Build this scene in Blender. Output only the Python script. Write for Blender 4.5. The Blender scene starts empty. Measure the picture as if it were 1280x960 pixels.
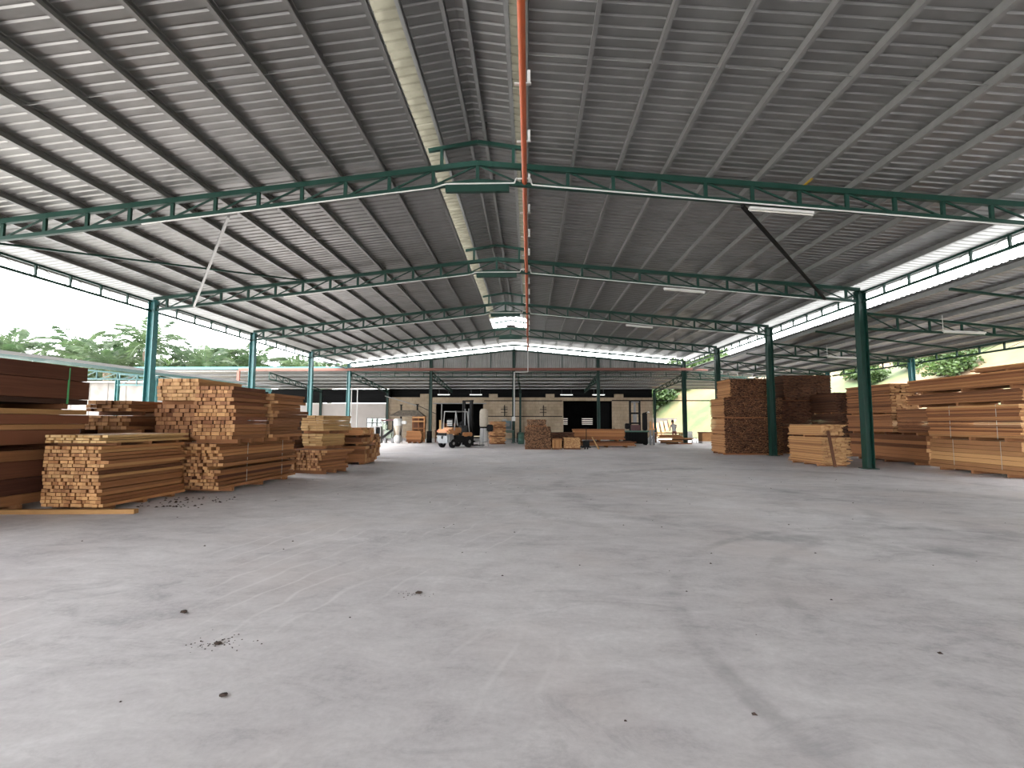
import bpy, bmesh, math, random
from mathutils import Vector, Quaternion, Matrix, noise as mnoise
random.seed(7)
PI = math.pi
scene = bpy.context.scene
COL = scene.collection

# ------------------------------------------------------------------ camera
cam_d = bpy.data.cameras.new('camera')
cam = bpy.data.objects.new('camera', cam_d); COL.objects.link(cam)
cam.location = (0, 0, 1.55)
cam_d.sensor_width = 36.0
cam_d.lens = 607.89 / 1280 * 36.0
cam_d.clip_end = 600
cam.matrix_world = (Matrix.Translation((0, 0, 1.55)) @ Matrix.Rotation(0.0358, 4, 'Z')
                    @ Matrix.Rotation(PI / 2 + 0.0786, 4, 'X') @ Matrix.Rotation(0.0031, 4, 'Z'))
scene.camera = cam

# ------------------------------------------------------------------ world: bright overcast sky
world = bpy.data.worlds.new('overcast_sky'); scene.world = world
world.use_nodes = True
wn = world.node_tree
for n in list(wn.nodes): wn.nodes.remove(n)
wo = wn.nodes.new('ShaderNodeOutputWorld'); wb = wn.nodes.new('ShaderNodeBackground')
wb.inputs['Color'].default_value = (0.97, 0.985, 1.0, 1); wb.inputs['Strength'].default_value = 3.6
wn.links.new(wb.outputs[0], wo.inputs[0])

# a weak, very soft sun behind thin cloud
sun_d = bpy.data.lights.new('sun', 'SUN'); sun_d.energy = 5.0; sun_d.angle = math.radians(40)
sun_d.color = (1.0, 0.95, 0.86)
sun = bpy.data.objects.new('sun', sun_d); COL.objects.link(sun)
sun.rotation_euler = (math.radians(10), math.radians(-34), 0)

vs = scene.view_settings
vs.view_transform = 'Standard'; vs.look = 'None'; vs.gamma = 1.0
vs.exposure = 2.0
vs.use_curve_mapping = False
scene.cycles.max_bounces = 10
scene.cycles.diffuse_bounces = 7
scene.cycles.transparent_max_bounces = 16

# ------------------------------------------------------------------ materials
def newmat(name):
    m = bpy.data.materials.new(name); m.use_nodes = True
    nt = m.node_tree
    return m, nt, nt.nodes['Principled BSDF']
def N(nt, t, **kw):
    n = nt.nodes.new(t)
    for k, v in kw.items():
        if k in ('operation', 'blend_type', 'data_type', 'noise_dimensions', 'wave_type', 'bands_direction', 'feature'): setattr(n, k, v)
        else: n.inputs[k].default_value = v
    return n
def ramp(nt, fac, stops):
    r = nt.nodes.new('ShaderNodeValToRGB')
    e = r.color_ramp.elements
    while len(e) < len(stops): e.new(0.5)
    for el, (p, c) in zip(e, stops):
        el.position = p; el.color = (*c, 1)
    nt.links.new(fac, r.inputs['Fac'])
    return r
def plain(name, col, rough=0.6, metal=0.0, var=0.12, scale=6.0, spec=0.4):
    col = tuple(c * 0.58 for c in col)
    m, nt, b = newmat(name)
    tc = nt.nodes.new('ShaderNodeTexCoord')
    nz = N(nt, 'ShaderNodeTexNoise', Scale=scale, Detail=4.0)
    nt.links.new(tc.outputs['Object'], nz.inputs['Vector'])
    lo = tuple(c * (1 - var) for c in col); hi = tuple(min(1, c * (1 + var)) for c in col)
    r = ramp(nt, nz.outputs['Fac'], [(0.3, lo), (0.7, hi)])
    nt.links.new(r.outputs[0], b.inputs['Base Color'])
    b.inputs['Roughness'].default_value = rough; b.inputs['Metallic'].default_value = metal
    b.inputs['Specular IOR Level'].default_value = spec
    return m
def emit(name, col, s):
    m, nt, b = newmat(name)
    b.inputs['Base Color'].default_value = (*col, 1)
    b.inputs['Emission Color'].default_value = (*col, 1); b.inputs['Emission Strength'].default_value = s
    return m
def wood(name, a, c, island=False, grain=1.0):
    """board colour varies from board to board; grain runs along local Y"""
    m, nt, b = newmat(name)
    tc = nt.nodes.new('ShaderNodeTexCoord')
    if island:
        rnd = nt.nodes.new('ShaderNodeNewGeometry').outputs['Random Per Island']; sc = (14, 1.2, 30)
    else:
        rnd = nt.nodes.new('ShaderNodeObjectInfo').outputs['Random']; sc = (3, 1.6, 4)
    mp = nt.nodes.new('ShaderNodeMapping'); mp.inputs['Scale'].default_value = sc
    nt.links.new(tc.outputs['Object'], mp.inputs['Vector'])
    ad = N(nt, 'ShaderNodeVectorMath', operation='ADD')
    mu = N(nt, 'ShaderNodeMath', operation='MULTIPLY'); mu.inputs[1].default_value = 91.7
    nt.links.new(rnd, mu.inputs[0]); nt.links.new(mp.outputs[0], ad.inputs[0]); nt.links.new(mu.outputs[0], ad.inputs[1])
    nz = N(nt, 'ShaderNodeTexNoise', Scale=2.2, Detail=5.0, Roughness=0.6)
    nt.links.new(ad.outputs[0], nz.inputs['Vector'])
    mx = N(nt, 'ShaderNodeMath', operation='MULTIPLY_ADD'); mx.inputs[1].default_value = 0.6 * grain
    s2 = N(nt, 'ShaderNodeMath', operation='MULTIPLY'); s2.inputs[1].default_value = 0.85
    nt.links.new(rnd, s2.inputs[0])
    nt.links.new(nz.outputs['Fac'], mx.inputs[0]); nt.links.new(s2.outputs[0], mx.inputs[2])
    a = (a[0] * .70, a[1] * .63, a[2] * .58); c = (c[0] * .70, c[1] * .65, c[2] * .60)
    mw = .28 if name.endswith(('end_many_speck', 'end_many_rough')) else .5
    mid = tuple(x * (1 - mw) + y * mw for x, y in zip(a, c))
    r = ramp(nt, mx.outputs[0], [(0.2, a), (0.6, mid), (1.0, c)])
    nt.links.new(r.outputs[0], b.inputs['Base Color'])
    b.inputs['Roughness'].default_value = 0.8; b.inputs['Specular IOR Level'].default_value = 0.25
    return m

def roof_material():
    m, nt, b = newmat('zinc_roof_sheet')
    tc = nt.nodes.new('ShaderNodeTexCoord')
    nz = N(nt, 'ShaderNodeTexNoise', Scale=1.3, Detail=4.0)
    nt.links.new(tc.outputs['Object'], nz.inputs['Vector'])
    r = ramp(nt, nz.outputs['Fac'], [(0.3, (0.18, 0.18, 0.175)), (0.7, (0.24, 0.24, 0.235))])
    nt.links.new(r.outputs[0], b.inputs['Base Color'])
    b.inputs['Metallic'].default_value = 0.65; b.inputs['Roughness'].default_value = 0.40
    return m

def floor_material():
    m, nt, b = newmat('worn_concrete')
    tc = nt.nodes.new('ShaderNodeTexCoord'); P = tc.outputs['Object']
    big = N(nt, 'ShaderNodeTexNoise', Scale=0.35, Detail=6.0, Roughness=0.6, Distortion=0.4); nt.links.new(P, big.inputs['Vector'])
    mp = nt.nodes.new('ShaderNodeMapping'); mp.inputs['Rotation'].default_value = (0, 0, 0.5); mp.inputs['Scale'].default_value = (1.0, 1.9, 1)
    nt.links.new(P, mp.inputs['Vector'])
    med = N(nt, 'ShaderNodeTexNoise', Scale=2.0, Detail=10.0, Roughness=0.7, Distortion=0.5); nt.links.new(mp.outputs[0], med.inputs['Vector'])
    fine = N(nt, 'ShaderNodeTexNoise', Scale=22.0, Detail=8.0, Roughness=0.75); nt.links.new(P, fine.inputs['Vector'])
    a1 = N(nt, 'ShaderNodeMath', operation='MULTIPLY_ADD'); a1.inputs[1].default_value = 0.40
    a2 = N(nt, 'ShaderNodeMath', operation='MULTIPLY_ADD'); a2.inputs[1].default_value = 0.38
    a3 = N(nt, 'ShaderNodeMath', operation='MULTIPLY'); a3.inputs[1].default_value = 0.22
    nt.links.new(fine.outputs['Fac'], a3.inputs[0]); nt.links.new(med.outputs['Fac'], a2.inputs[0]); nt.links.new(a3.outputs[0], a2.inputs[2])
    nt.links.new(big.outputs['Fac'], a1.inputs[0]); nt.links.new(a2.outputs[0], a1.inputs[2])
    r = ramp(nt, a1.outputs[0], [(0.36, (0.32, 0.302, 0.315)), (0.46, (0.485, 0.46, 0.468)), (0.54, (0.57, 0.545, 0.55)), (0.64, (0.69, 0.665, 0.67))])
    col = r.outputs[0]
    def mixin(fac, colour, amount):
        nonlocal col
        mul = N(nt, 'ShaderNodeMath', operation='MULTIPLY'); mul.inputs[1].default_value = amount; nt.links.new(fac, mul.inputs[0])
        mx = N(nt, 'ShaderNodeMix', data_type='RGBA'); nt.links.new(mul.outputs[0], mx.inputs['Factor'])
        nt.links.new(col, mx.inputs['A']); mx.inputs['B'].default_value = (*colour, 1)
        col = mx.outputs['Result']
    # dusty warm patches
    wn_ = N(nt, 'ShaderNodeTexNoise', Scale=0.5, Detail=3.0); nt.links.new(P, wn_.inputs['Vector'])
    wr = ramp(nt, wn_.outputs['Fac'], [(0.5, (0, 0, 0)), (0.72, (1, 1, 1))]); mixin(wr.outputs[0], (0.53, 0.475, 0.46), 0.6)
    # tyre arcs: thin rings about turning points, broken up by noise
    br = N(nt, 'ShaderNodeTexNoise', Scale=1.1, Detail=5.0, Roughness=0.7); nt.links.new(P, br.inputs['Vector'])
    brr = ramp(nt, br.outputs['Fac'], [(0.42, (0, 0, 0)), (0.66, (1, 1, 1))])
    def ring(cx, cy, rad, w, colour, amount):
        d = N(nt, 'ShaderNodeVectorMath', operation='DISTANCE'); nt.links.new(P, d.inputs[0]); d.inputs[1].default_value = (cx, cy, 0)
        sb = N(nt, 'ShaderNodeMath', operation='SUBTRACT'); nt.links.new(d.outputs['Value'], sb.inputs[0]); sb.inputs[1].default_value = rad
        ab = N(nt, 'ShaderNodeMath', operation='ABSOLUTE'); nt.links.new(sb.outputs[0], ab.inputs[0])
        mr = N(nt, 'ShaderNodeMapRange'); mr.inputs['From Min'].default_value = w; mr.inputs['From Max'].default_value = w * 0.4
        nt.links.new(ab.outputs[0], mr.inputs['Value'])
        mu = N(nt, 'ShaderNodeMath', operation='MULTIPLY'); nt.links.new(mr.outputs[0], mu.inputs[0]); nt.links.new(brr.outputs[0], mu.inputs[1])
        mixin(mu.outputs[0], colour, amount)
    ring(5.2, 3.6, 4.0, 0.10, (0.19, 0.18, 0.185), 0.45)
    ring(5.3, 3.9, 3.1, 0.12, (0.20, 0.19, 0.195), 0.40)
    ring(6.2, 11.5, 5.4, 0.45, (0.2, 0.19, 0.205), 0.6)
    ring(7.5, 9.5, 2.6, 0.5, (0.22, 0.21, 0.225), 0.5)
    ring(3.0, 10.0, 3.2, 0.22, (0.20, 0.195, 0.2), 0.35)
    ring(-3.0, 1.6, 1.55, 0.05, (0.58, 0.56, 0.55), 0.6)
    # pale scratches from dragged timber, running diagonally on the left
    mp2 = nt.nodes.new('ShaderNodeMapping'); mp2.inputs['Rotation'].default_value = (0, 0, 0.26); nt.links.new(P, mp2.inputs['Vector'])
    sx = nt.nodes.new('ShaderNodeSeparateXYZ'); nt.links.new(mp2.outputs[0], sx.inputs[0])
    wv = N(nt, 'ShaderNodeMath', operation='PINGPONG'); wv.inputs[1].default_value = 0.17
    wob = N(nt, 'ShaderNodeTexNoise', Scale=0.8, Detail=2.0); nt.links.new(P, wob.inputs['Vector'])
    wad = N(nt, 'ShaderNodeMath', operation='MULTIPLY_ADD'); wad.inputs[1].default_value = 0.7; nt.links.new(wob.outputs['Fac'], wad.inputs[0]); nt.links.new(sx.outputs['X'], wad.inputs[2])
    nt.links.new(wad.outputs[0], wv.inputs[0])
    mr = N(nt, 'ShaderNodeMapRange'); mr.inputs['From Min'].default_value = 0.028; mr.inputs['From Max'].default_value = 0.008
    nt.links.new(wv.outputs[0], mr.inputs['Value'])
    zn = N(nt, 'ShaderNodeTexNoise', Scale=0.55, Detail=3.0); nt.links.new(P, zn.inputs['Vector'])
    zr = ramp(nt, zn.outputs['Fac'], [(0.46, (0, 0, 0)), (0.60, (1, 1, 1))])
    mu0 = N(nt, 'ShaderNodeMath', operation='MULTIPLY'); nt.links.new(mr.outputs[0], mu0.inputs[0]); nt.links.new(zr.outputs[0], mu0.inputs[1])
    px = nt.nodes.new('ShaderNodeSeparateXYZ'); nt.links.new(P, px.inputs[0])
    lim = N(nt, 'ShaderNodeMapRange'); lim.inputs['From Min'].default_value = 0.6; lim.inputs['From Max'].default_value = -0.4; nt.links.new(px.outputs['X'], lim.inputs['Value'])
    mu = N(nt, 'ShaderNodeMath', operation='MULTIPLY'); nt.links.new(mu0.outputs[0], mu.inputs[0]); nt.links.new(lim.outputs[0], mu.inputs[1])
    mixin(mu.outputs[0], (0.74, 0.72, 0.71), 0.36)
    # oily dark scuffs
    sc = N(nt, 'ShaderNodeTexNoise', Scale=0.8, Detail=10.0, Roughness=0.78, Distortion=0.9); nt.links.new(mp.outputs[0], sc.inputs['Vector'])
    sr = ramp(nt, sc.outputs['Fac'], [(0.54, (0, 0, 0)), (0.72, (1, 1, 1))]); mixin(sr.outputs[0], (0.24, 0.228, 0.245), 0.6)
    nt.links.new(col, b.inputs['Base Color'])
    b.inputs['Roughness'].default_value = 0.62; b.inputs['Specular IOR Level'].default_value = 0.35
    bp = N(nt, 'ShaderNodeBump', Strength=0.12, Distance=0.02); nt.links.new(a1.outputs[0], bp.inputs['Height'])
    nt.links.new(bp.outputs[0], b.inputs['Normal'])
    return m

def hill_material():
    m, nt, b = newmat('earth_bank')
    tc = nt.nodes.new('ShaderNodeTexCoord')
    nz = N(nt, 'ShaderNodeTexNoise', Scale=0.16, Detail=6.0, Roughness=0.65); nt.links.new(tc.outputs['Object'], nz.inputs['Vector'])
    r = ramp(nt, nz.outputs['Fac'], [(0.38, (0.025, 0.043, 0.011)), (0.48, (0.05, 0.05, 0.018)), (0.56, (0.085, 0.053, 0.025)), (0.7, (0.10, 0.065, 0.035))])
    nt.links.new(r.outputs[0], b.inputs['Base Color']); b.inputs['Roughness'].default_value = 0.95
    return m

def block_wall_material(name, c1, c2, mortar):
    m, nt, b = newmat(name)
    tc = nt.nodes.new('ShaderNodeTexCoord')
    mp = nt.nodes.new('ShaderNodeMapping'); mp.inputs['Rotation'].default_value = (PI / 2, 0, 0)
    nt.links.new(tc.outputs['Object'], mp.inputs['Vector'])
    bk = nt.nodes.new('ShaderNodeTexBrick'); nt.links.new(mp.outputs[0], bk.inputs['Vector'])
    bk.inputs['Color1'].default_value = (*c1, 1); bk.inputs['Color2'].default_value = (*c2, 1); bk.inputs['Mortar'].default_value = (*mortar, 1)
    bk.inputs['Scale'].default_value = 1.0; bk.inputs['Brick Width'].default_value = 0.6; bk.inputs['Row Height'].default_value = 0.3
    bk.inputs['Mortar Size'].default_value = 0.012
    nz = N(nt, 'ShaderNodeTexNoise', Scale=0.6, Detail=6.0, Roughness=0.65); nt.links.new(tc.outputs['Object'], nz.inputs['Vector'])
    rr = ramp(nt, nz.outputs['Fac'], [(0.35, (0.6, 0.55, 0.5)), (0.62, (1, 1, 1))])
    mx = N(nt, 'ShaderNodeMix', data_type='RGBA', blend_type='MULTIPLY'); mx.inputs['Factor'].default_value = 0.8
    nt.links.new(bk.outputs['Color'], mx.inputs['A']); nt.links.new(rr.outputs[0], mx.inputs['B'])
    nt.links.new(mx.outputs['Result'], b.inputs['Base Color']); b.inputs['Roughness'].default_value = 0.9
    return m

def glass_material():
    m, nt, b = newmat('window_glass')
    out = nt.nodes['Material Output']
    tr = nt.nodes.new('ShaderNodeBsdfTransparent'); tr.inputs[0].default_value = (0.30, 0.38, 0.32, 1)
    gl = nt.nodes.new('ShaderNodeBsdfGlossy'); gl.inputs['Roughness'].default_value = 0.05
    mx = nt.nodes.new('ShaderNodeMixShader'); mx.inputs[0].default_value = 0.12
    nt.links.new(tr.outputs[0], mx.inputs[1]); nt.links.new(gl.outputs[0], mx.inputs[2]); nt.links.new(mx.outputs[0], out.inputs['Surface'])
    return m

def skylight_material():
    m, nt, b = newmat('cream_fibreglass_skylight')
    tc = nt.nodes.new('ShaderNodeTexCoord')
    nz = N(nt, 'ShaderNodeTexNoise', Scale=3.0, Detail=4.0); nt.links.new(tc.outputs['Object'], nz.inputs['Vector'])
    r = ramp(nt, nz.outputs['Fac'], [(0.3, (0.19, 0.18, 0.145)), (0.7, (0.26, 0.25, 0.205))])
    df = nt.nodes.new('ShaderNodeBsdfDiffuse'); tl = nt.nodes.new('ShaderNodeBsdfTranslucent')
    nt.links.new(r.outputs[0], df.inputs['Color']); nt.links.new(r.outputs[0], tl.inputs['Color'])
    mx = nt.nodes.new('ShaderNodeMixShader'); mx.inputs[0].default_value = 0.30
    nt.links.new(df.outputs[0], mx.inputs[1]); nt.links.new(tl.outputs[0], mx.inputs[2]); nt.links.new(mx.outputs[0], nt.nodes['Material Output'].inputs['Surface'])
    return m

def leaf_material(name, a, c):
    m, nt, b = newmat(name)
    tc = nt.nodes.new('ShaderNodeTexCoord')
    nz = N(nt, 'ShaderNodeTexNoise', Scale=1.6, Detail=3.0); nt.links.new(tc.outputs['Object'], nz.inputs['Vector'])
    oi = nt.nodes.new('ShaderNodeObjectInfo')
    ad = N(nt, 'ShaderNodeMath', operation='MULTIPLY_ADD'); ad.inputs[1].default_value = 0.4
    nt.links.new(oi.outputs['Random'], ad.inputs[0]); nt.links.new(nz.outputs['Fac'], ad.inputs[2])
    r = ramp(nt, ad.outputs[0], [(0.4, a), (1.0, c)])
    nt.links.new(r.outputs[0], b.inputs['Base Color']); b.inputs['Roughness'].default_value = 0.6
    out = nt.nodes['Material Output']
    tl = nt.nodes.new('ShaderNodeBsdfTranslucent'); nt.links.new(r.outputs[0], tl.inputs['Color'])
    mx = nt.nodes.new('ShaderNodeMixShader'); mx.inputs[0].default_value = 0.4
    nt.links.new(b.outputs[0], mx.inputs[1]); nt.links.new(tl.outputs[0], mx.inputs[2]); nt.links.new(mx.outputs[0], out.inputs['Surface'])
    return m

M = {}
M['roof'] = roof_material()
M['rooftop'] = plain('pale_bounce_roof_top', (0.78, 0.78, 0.765), 0.6, 0, 0.05)  # sheet tops made pale only to bounce daylight under the roofs
M['skylight'] = skylight_material()
M['purlin'] = plain('galvanised_purlin', (0.36, 0.36, 0.355), 0.42, 0.5, 0.08)
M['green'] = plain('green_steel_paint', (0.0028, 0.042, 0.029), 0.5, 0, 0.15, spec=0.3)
M['teal'] = plain('teal_steel_paint', (0.04, 0.19, 0.195), 0.4, 0, 0.15, spec=0.5)
M['concrete'] = floor_material()
M['earth'] = plain('pale_bounce_gravel', (0.80, 0.77, 0.72), 0.95, 0, 0.12, 0.6)  # ground tone raised to bounce daylight onto the left roof
M['fence'] = plain('weathered_block_fence', (0.17, 0.155, 0.14), 0.9, 0, 0.2, 2)
M['soil'] = plain('dark_soil', (0.17, 0.13, 0.075), 0.95, 0, 0.3, 0.8)
M['hill'] = hill_material()
M['redpipe'] = plain('orange_red_pipe', (0.62, 0.13, 0.045), 0.45)
M['redgutter'] = plain('rust_red_gutter', (0.20, 0.065, 0.042), 0.6, 0, 0.2)
M['white'] = plain('white_paint', (0.78, 0.78, 0.76), 0.5, 0, 0.05)
M['clad'] = plain('gable_sheet', (0.33, 0.33, 0.32), 0.5, 0.3, 0.12, 1.5)
M['blocks'] = block_wall_material('cream_block_wall', (0.33, 0.265, 0.19), (0.29, 0.23, 0.165), (0.21, 0.17, 0.125))
M['panelwall'] = plain('pale_panel_wall', (0.52, 0.47, 0.44), 0.8, 0, 0.07, 1.0)
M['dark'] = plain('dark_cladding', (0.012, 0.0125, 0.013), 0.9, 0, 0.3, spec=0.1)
M['black'] = plain('black_rubber', (0.013, 0.013, 0.014), 0.8, spec=0.12)
M['blacksteel'] = plain('black_steel', (0.014, 0.014, 0.0145), 0.7, 0, spec=0.12)
M['orange'] = plain('forklift_orange', (0.60, 0.27, 0.10), 0.5)
M['greymetal'] = plain('light_grey_metal', (0.36, 0.36, 0.355), 0.5, 0.1)
M['midgrey'] = plain('mid_grey_metal', (0.28, 0.29, 0.30), 0.5, 0.2)
M['machgreen'] = plain('machine_green', (0.07, 0.17, 0.13), 0.5)
M['palegreen'] = plain('pale_machine_green', (0.42, 0.50, 0.40), 0.5)
M['bluegrey'] = plain('blue_grey_panel', (0.10, 0.16, 0.18), 0.5)
M['cloth'] = plain('cream_filter_cloth', (0.68, 0.60, 0.50), 0.9, 0, 0.06)
M['whitecloth'] = plain('white_sack_cloth', (0.74, 0.73, 0.72), 0.9, 0, 0.06)
M['tin'] = plain('weathered_tin_hood', (0.24, 0.20, 0.16), 0.7, 0.2, 0.35, 4)
M['maroon'] = plain('maroon_paint', (0.11, 0.035, 0.04), 0.5)
M['glass'] = glass_material()
M['frame'] = plain('dark_window_frame', (0.04, 0.05, 0.05), 0.5)
M['tube'] = emit('lit_fluorescent_tube', (1.0, 1.0, 0.97), 1.2)
M['tubeoff'] = plain('fluorescent_tube', (0.80, 0.79, 0.72), 0.35)
M['strap'] = plain('plastic_strap', (0.62, 0.60, 0.52), 0.5)
M['greenstrap'] = plain('green_strap', (0.10, 0.42, 0.16), 0.5)
M['tag'] = plain('yellow_marker', (0.75, 0.5, 0.06), 0.6)
M['skin'] = plain('skin', (0.36, 0.20, 0.13), 0.6)
M['shirt'] = plain('pale_shirt', (0.66, 0.66, 0.66), 0.9)
M['trousers'] = plain('faded_red_trousers', (0.38, 0.15, 0.13), 0.9)
M['hair'] = plain('dark_hair', (0.015, 0.012, 0.011), 0.7)
M['clod'] = plain('dirt_clod', (0.07, 0.045, 0.035), 0.95, 0, 0.4, 40)
M['frond'] = leaf_material('palm_frond', (0.018, 0.040, 0.016), (0.055, 0.085, 0.036))
M['leaf'] = leaf_material('shrub_leaf', (0.014, 0.036, 0.008), (0.05, 0.09, 0.022))
M['bark'] = plain('palm_bark', (0.14, 0.10, 0.07), 0.95, 0, 0.4, 5)
WOODS = {  # side dark, side light, end dark, end light
    'red':    ((0.055, 0.020, 0.014), (0.22, 0.088, 0.048), (0.20, 0.085, 0.045), (0.50, 0.27, 0.14)),
    'brown':  ((0.09, 0.033, 0.017), (0.38, 0.18, 0.082), (0.24, 0.105, 0.05), (0.64, 0.38, 0.19)),
    'orange': ((0.19, 0.07, 0.03), (0.50, 0.25, 0.11), (0.33, 0.15, 0.065), (0.70, 0.42, 0.20)),
    'tan':    ((0.24, 0.11, 0.048), (0.60, 0.35, 0.16), (0.36, 0.19, 0.09), (0.70, 0.45, 0.23)),
    'yellow': ((0.38, 0.22, 0.09), (0.62, 0.42, 0.20), (0.52, 0.33, 0.14), (0.80, 0.58, 0.31)),
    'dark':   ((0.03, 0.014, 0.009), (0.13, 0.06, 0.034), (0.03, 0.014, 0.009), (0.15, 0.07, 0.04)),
    'rough':  ((0.22, 0.095, 0.042), (0.52, 0.29, 0.135), (0.006, 0.003, 0.002), (0.17, 0.075, 0.038)),
    'speck':  ((0.22, 0.095, 0.042), (0.52, 0.29, 0.135), (0.001, 0.001, 0.001), (0.36, 0.20, 0.115)),
}
for k, (a, b_, c, d) in WOODS.items():
    M['w_' + k] = wood('wood_side_' + k, a, b_); M['e_' + k] = wood('wood_end_' + k, c, d)
    M['wi_' + k] = wood('wood_side_many_' + k, a, b_, True); M['ei_' + k] = wood('wood_end_many_' + k, c, d, True)

# ------------------------------------------------------------------ helpers
def mesh_obj(name, me, parent=None):
    o = bpy.data.objects.new(name, me); COL.objects.link(o)
    if parent is not None: o.parent = parent
    return o
def tag(o, label, cat=None, group=None, kind=None):
    o['label'] = label
    if cat: o['category'] = cat
    if group: o['group'] = group
    if kind: o['kind'] = kind
    return o
def thing(name, label, cat, loc=(0, 0, 0), rz=0, group=None, kind=None):
    o = bpy.data.objects.new(name, None); COL.objects.link(o)
    o.empty_display_size = 0.2
    o.location = loc; o.rotation_euler = (0, 0, rz)
    return tag(o, label, cat, group, kind)
def frompy(name, verts, faces, mats, midx=None, smooth=False):
    me = bpy.data.meshes.new(name); me.from_pydata(verts, [], faces)
    for m in (mats if isinstance(mats, (list, tuple)) else [mats]): me.materials.append(m)
    if midx: me.polygons.foreach_set('material_index', midx)
    if smooth: me.polygons.foreach_set('use_smooth', [True] * len(me.polygons))
    me.update()
    return me
BOXF = [(0, 3, 2, 1), (4, 5, 6, 7), (0, 1, 5, 4), (1, 2, 6, 5), (2, 3, 7, 6), (3, 0, 4, 7)]
def boxv(x0, x1, y0, y1, z0, z1):
    return [(x0, y0, z0), (x1, y0, z0), (x1, y1, z0), (x0, y1, z0), (x0, y0, z1), (x1, y0, z1), (x1, y1, z1), (x0, y1, z1)]
_unit = {}
def unit(side, end=None):
    """box of size 1 about its centre; the two faces across local Y take the end material"""
    key = (side, end)
    if key not in _unit:
        mats = [M[side]] + ([M[end]] if end else [])
        _unit[key] = frompy('unit_' + side, boxv(-.5, .5, -.5, .5, -.5, .5), BOXF, mats, [0, 0, 1, 0, 1, 0] if end else None)
    return _unit[key]
def box(name, x0, x1, y0, y1, z0, z1, mat, parent=None, end=None):
    o = mesh_obj(name, unit(mat, end), parent)
    o.location = ((x0 + x1) / 2, (y0 + y1) / 2, (z0 + z1) / 2); o.scale = (abs(x1 - x0), abs(y1 - y0), abs(z1 - z0))
    return o
def bar(name, p0, p1, w, h, mat, parent=None):
    """box from p0 to p1, w across, h deep"""
    p0, p1 = Vector(p0), Vector(p1); d = p1 - p0
    o = mesh_obj(name, unit(mat), parent)
    o.location = (p0 + p1) / 2
    o.rotation_mode = 'QUATERNION'; o.rotation_quaternion = d.to_track_quat('Y', 'Z')
    o.scale = (w, d.length, h)
    return o
_cyl = {}
def cylmesh(mat, n=12):
    key = (mat, n)
    if key not in _cyl:
        v = []; f = []
        for k in range(n):
            a = 2 * PI * k / n; v += [(math.cos(a) / 2, -.5, math.sin(a) / 2), (math.cos(a) / 2, .5, math.sin(a) / 2)]
        for k in range(n):
            j = (k + 1) % n; f.append((2 * k, 2 * k + 1, 2 * j + 1, 2 * j))
        f.append([2 * k for k in range(n)]); f.append([2 * k + 1 for k in reversed(range(n))])
        me = frompy('round_' + mat, v, f, M[mat]); me.polygons.foreach_set('use_smooth', [True] * n + [False] * 2)
        _cyl[key] = me
    return _cyl[key]
def rod(name, p0, p1, dia, mat, parent=None, n=12):
    p0, p1 = Vector(p0), Vector(p1); d = p1 - p0
    o = mesh_obj(name, cylmesh(mat, n), parent); o.location = (p0 + p1) / 2
    o.rotation_mode = 'QUATERNION'; o.rotation_quaternion = d.to_track_quat('Y', 'Z'); o.scale = (dia, d.length, dia)
    return o
def prism(name, prof, L, mat, closed=True):
    """profile in local XZ, extruded along local Y from 0 to L"""
    n = len(prof)
    v = [(x, 0, z) for x, z in prof] + [(x, L, z) for x, z in prof]
    f = [(i, i + 1, n + i + 1, n + i) for i in range(n - 1)]
    if closed: f += [(n - 1, 0, n, 2 * n - 1), list(range(n))[::-1], list(range(n, 2 * n))]
    return frompy(name, v, f, mat)
def lathe(name, prof, mat, parent=None, n=16, loc=(0, 0, 0)):
    v = []; f = []
    for r, z in prof:
        for k in range(n): v.append((r * math.cos(2 * PI * k / n), r * math.sin(2 * PI * k / n), z))
    for i in range(len(prof) - 1):
        for k in range(n):
            j = (k + 1) % n; f.append((i * n + k, i * n + j, (i + 1) * n + j, (i + 1) * n + k))
    f.append(list(range(n))[::-1]); f.append([(len(prof) - 1) * n + k for k in range(n)])
    o = mesh_obj(name, frompy(name, v, f, M[mat], smooth=True), parent); o.location = loc
    return o
def bevbox(name, x0, x1, y0, y1, z0, z1, mat, parent=None, r=0.04, taper=None):
    bm = bmesh.new()
    vs = [bm.verts.new(c) for c in boxv(x0, x1, y0, y1, z0, z1)]
    if taper:
        for v in vs[4:]: v.co.x *= taper[0]; v.co.y = (v.co.y - (y0 + y1) / 2) * taper[1] + (y0 + y1) / 2 + taper[2]
    for fc in BOXF: bm.faces.new([vs[i] for i in fc])
    bmesh.ops.bevel(bm, geom=bm.edges[:], offset=r, segments=2, affect='EDGES')
    me = bpy.data.meshes.new(name); bm.to_mesh(me); bm.free(); me.materials.append(M[mat])
    return mesh_obj(name, me, parent)

# ------------------------------------------------------------------ dimensions of the shed
XL, XC, XR = -13.93, -1.19, 11.64
HL, HC, HR = 6.07, 7.474, 6.25
Y0, BAY = 10.717, 6.5614
T = [Y0 + BAY * i for i in range(5)]          # truss rows in view, the last is the gable
YF = -28.8                                     # front edge of the roof, extended unseen to shade the near floor
def chord(x):                                 # height of the trusses' top chord
    return HC + (HL - HC) * (XC - x) / (XC - XL) if x < XC else HC + (HR - HC) * (x - XC) / (XR - XC)
SL = (HC - HL) / (XC - XL); SR = (HR - HC) / (XR - XC)
ORD = ['nearest', 'second', 'third', 'fourth', 'farthest']

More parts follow.
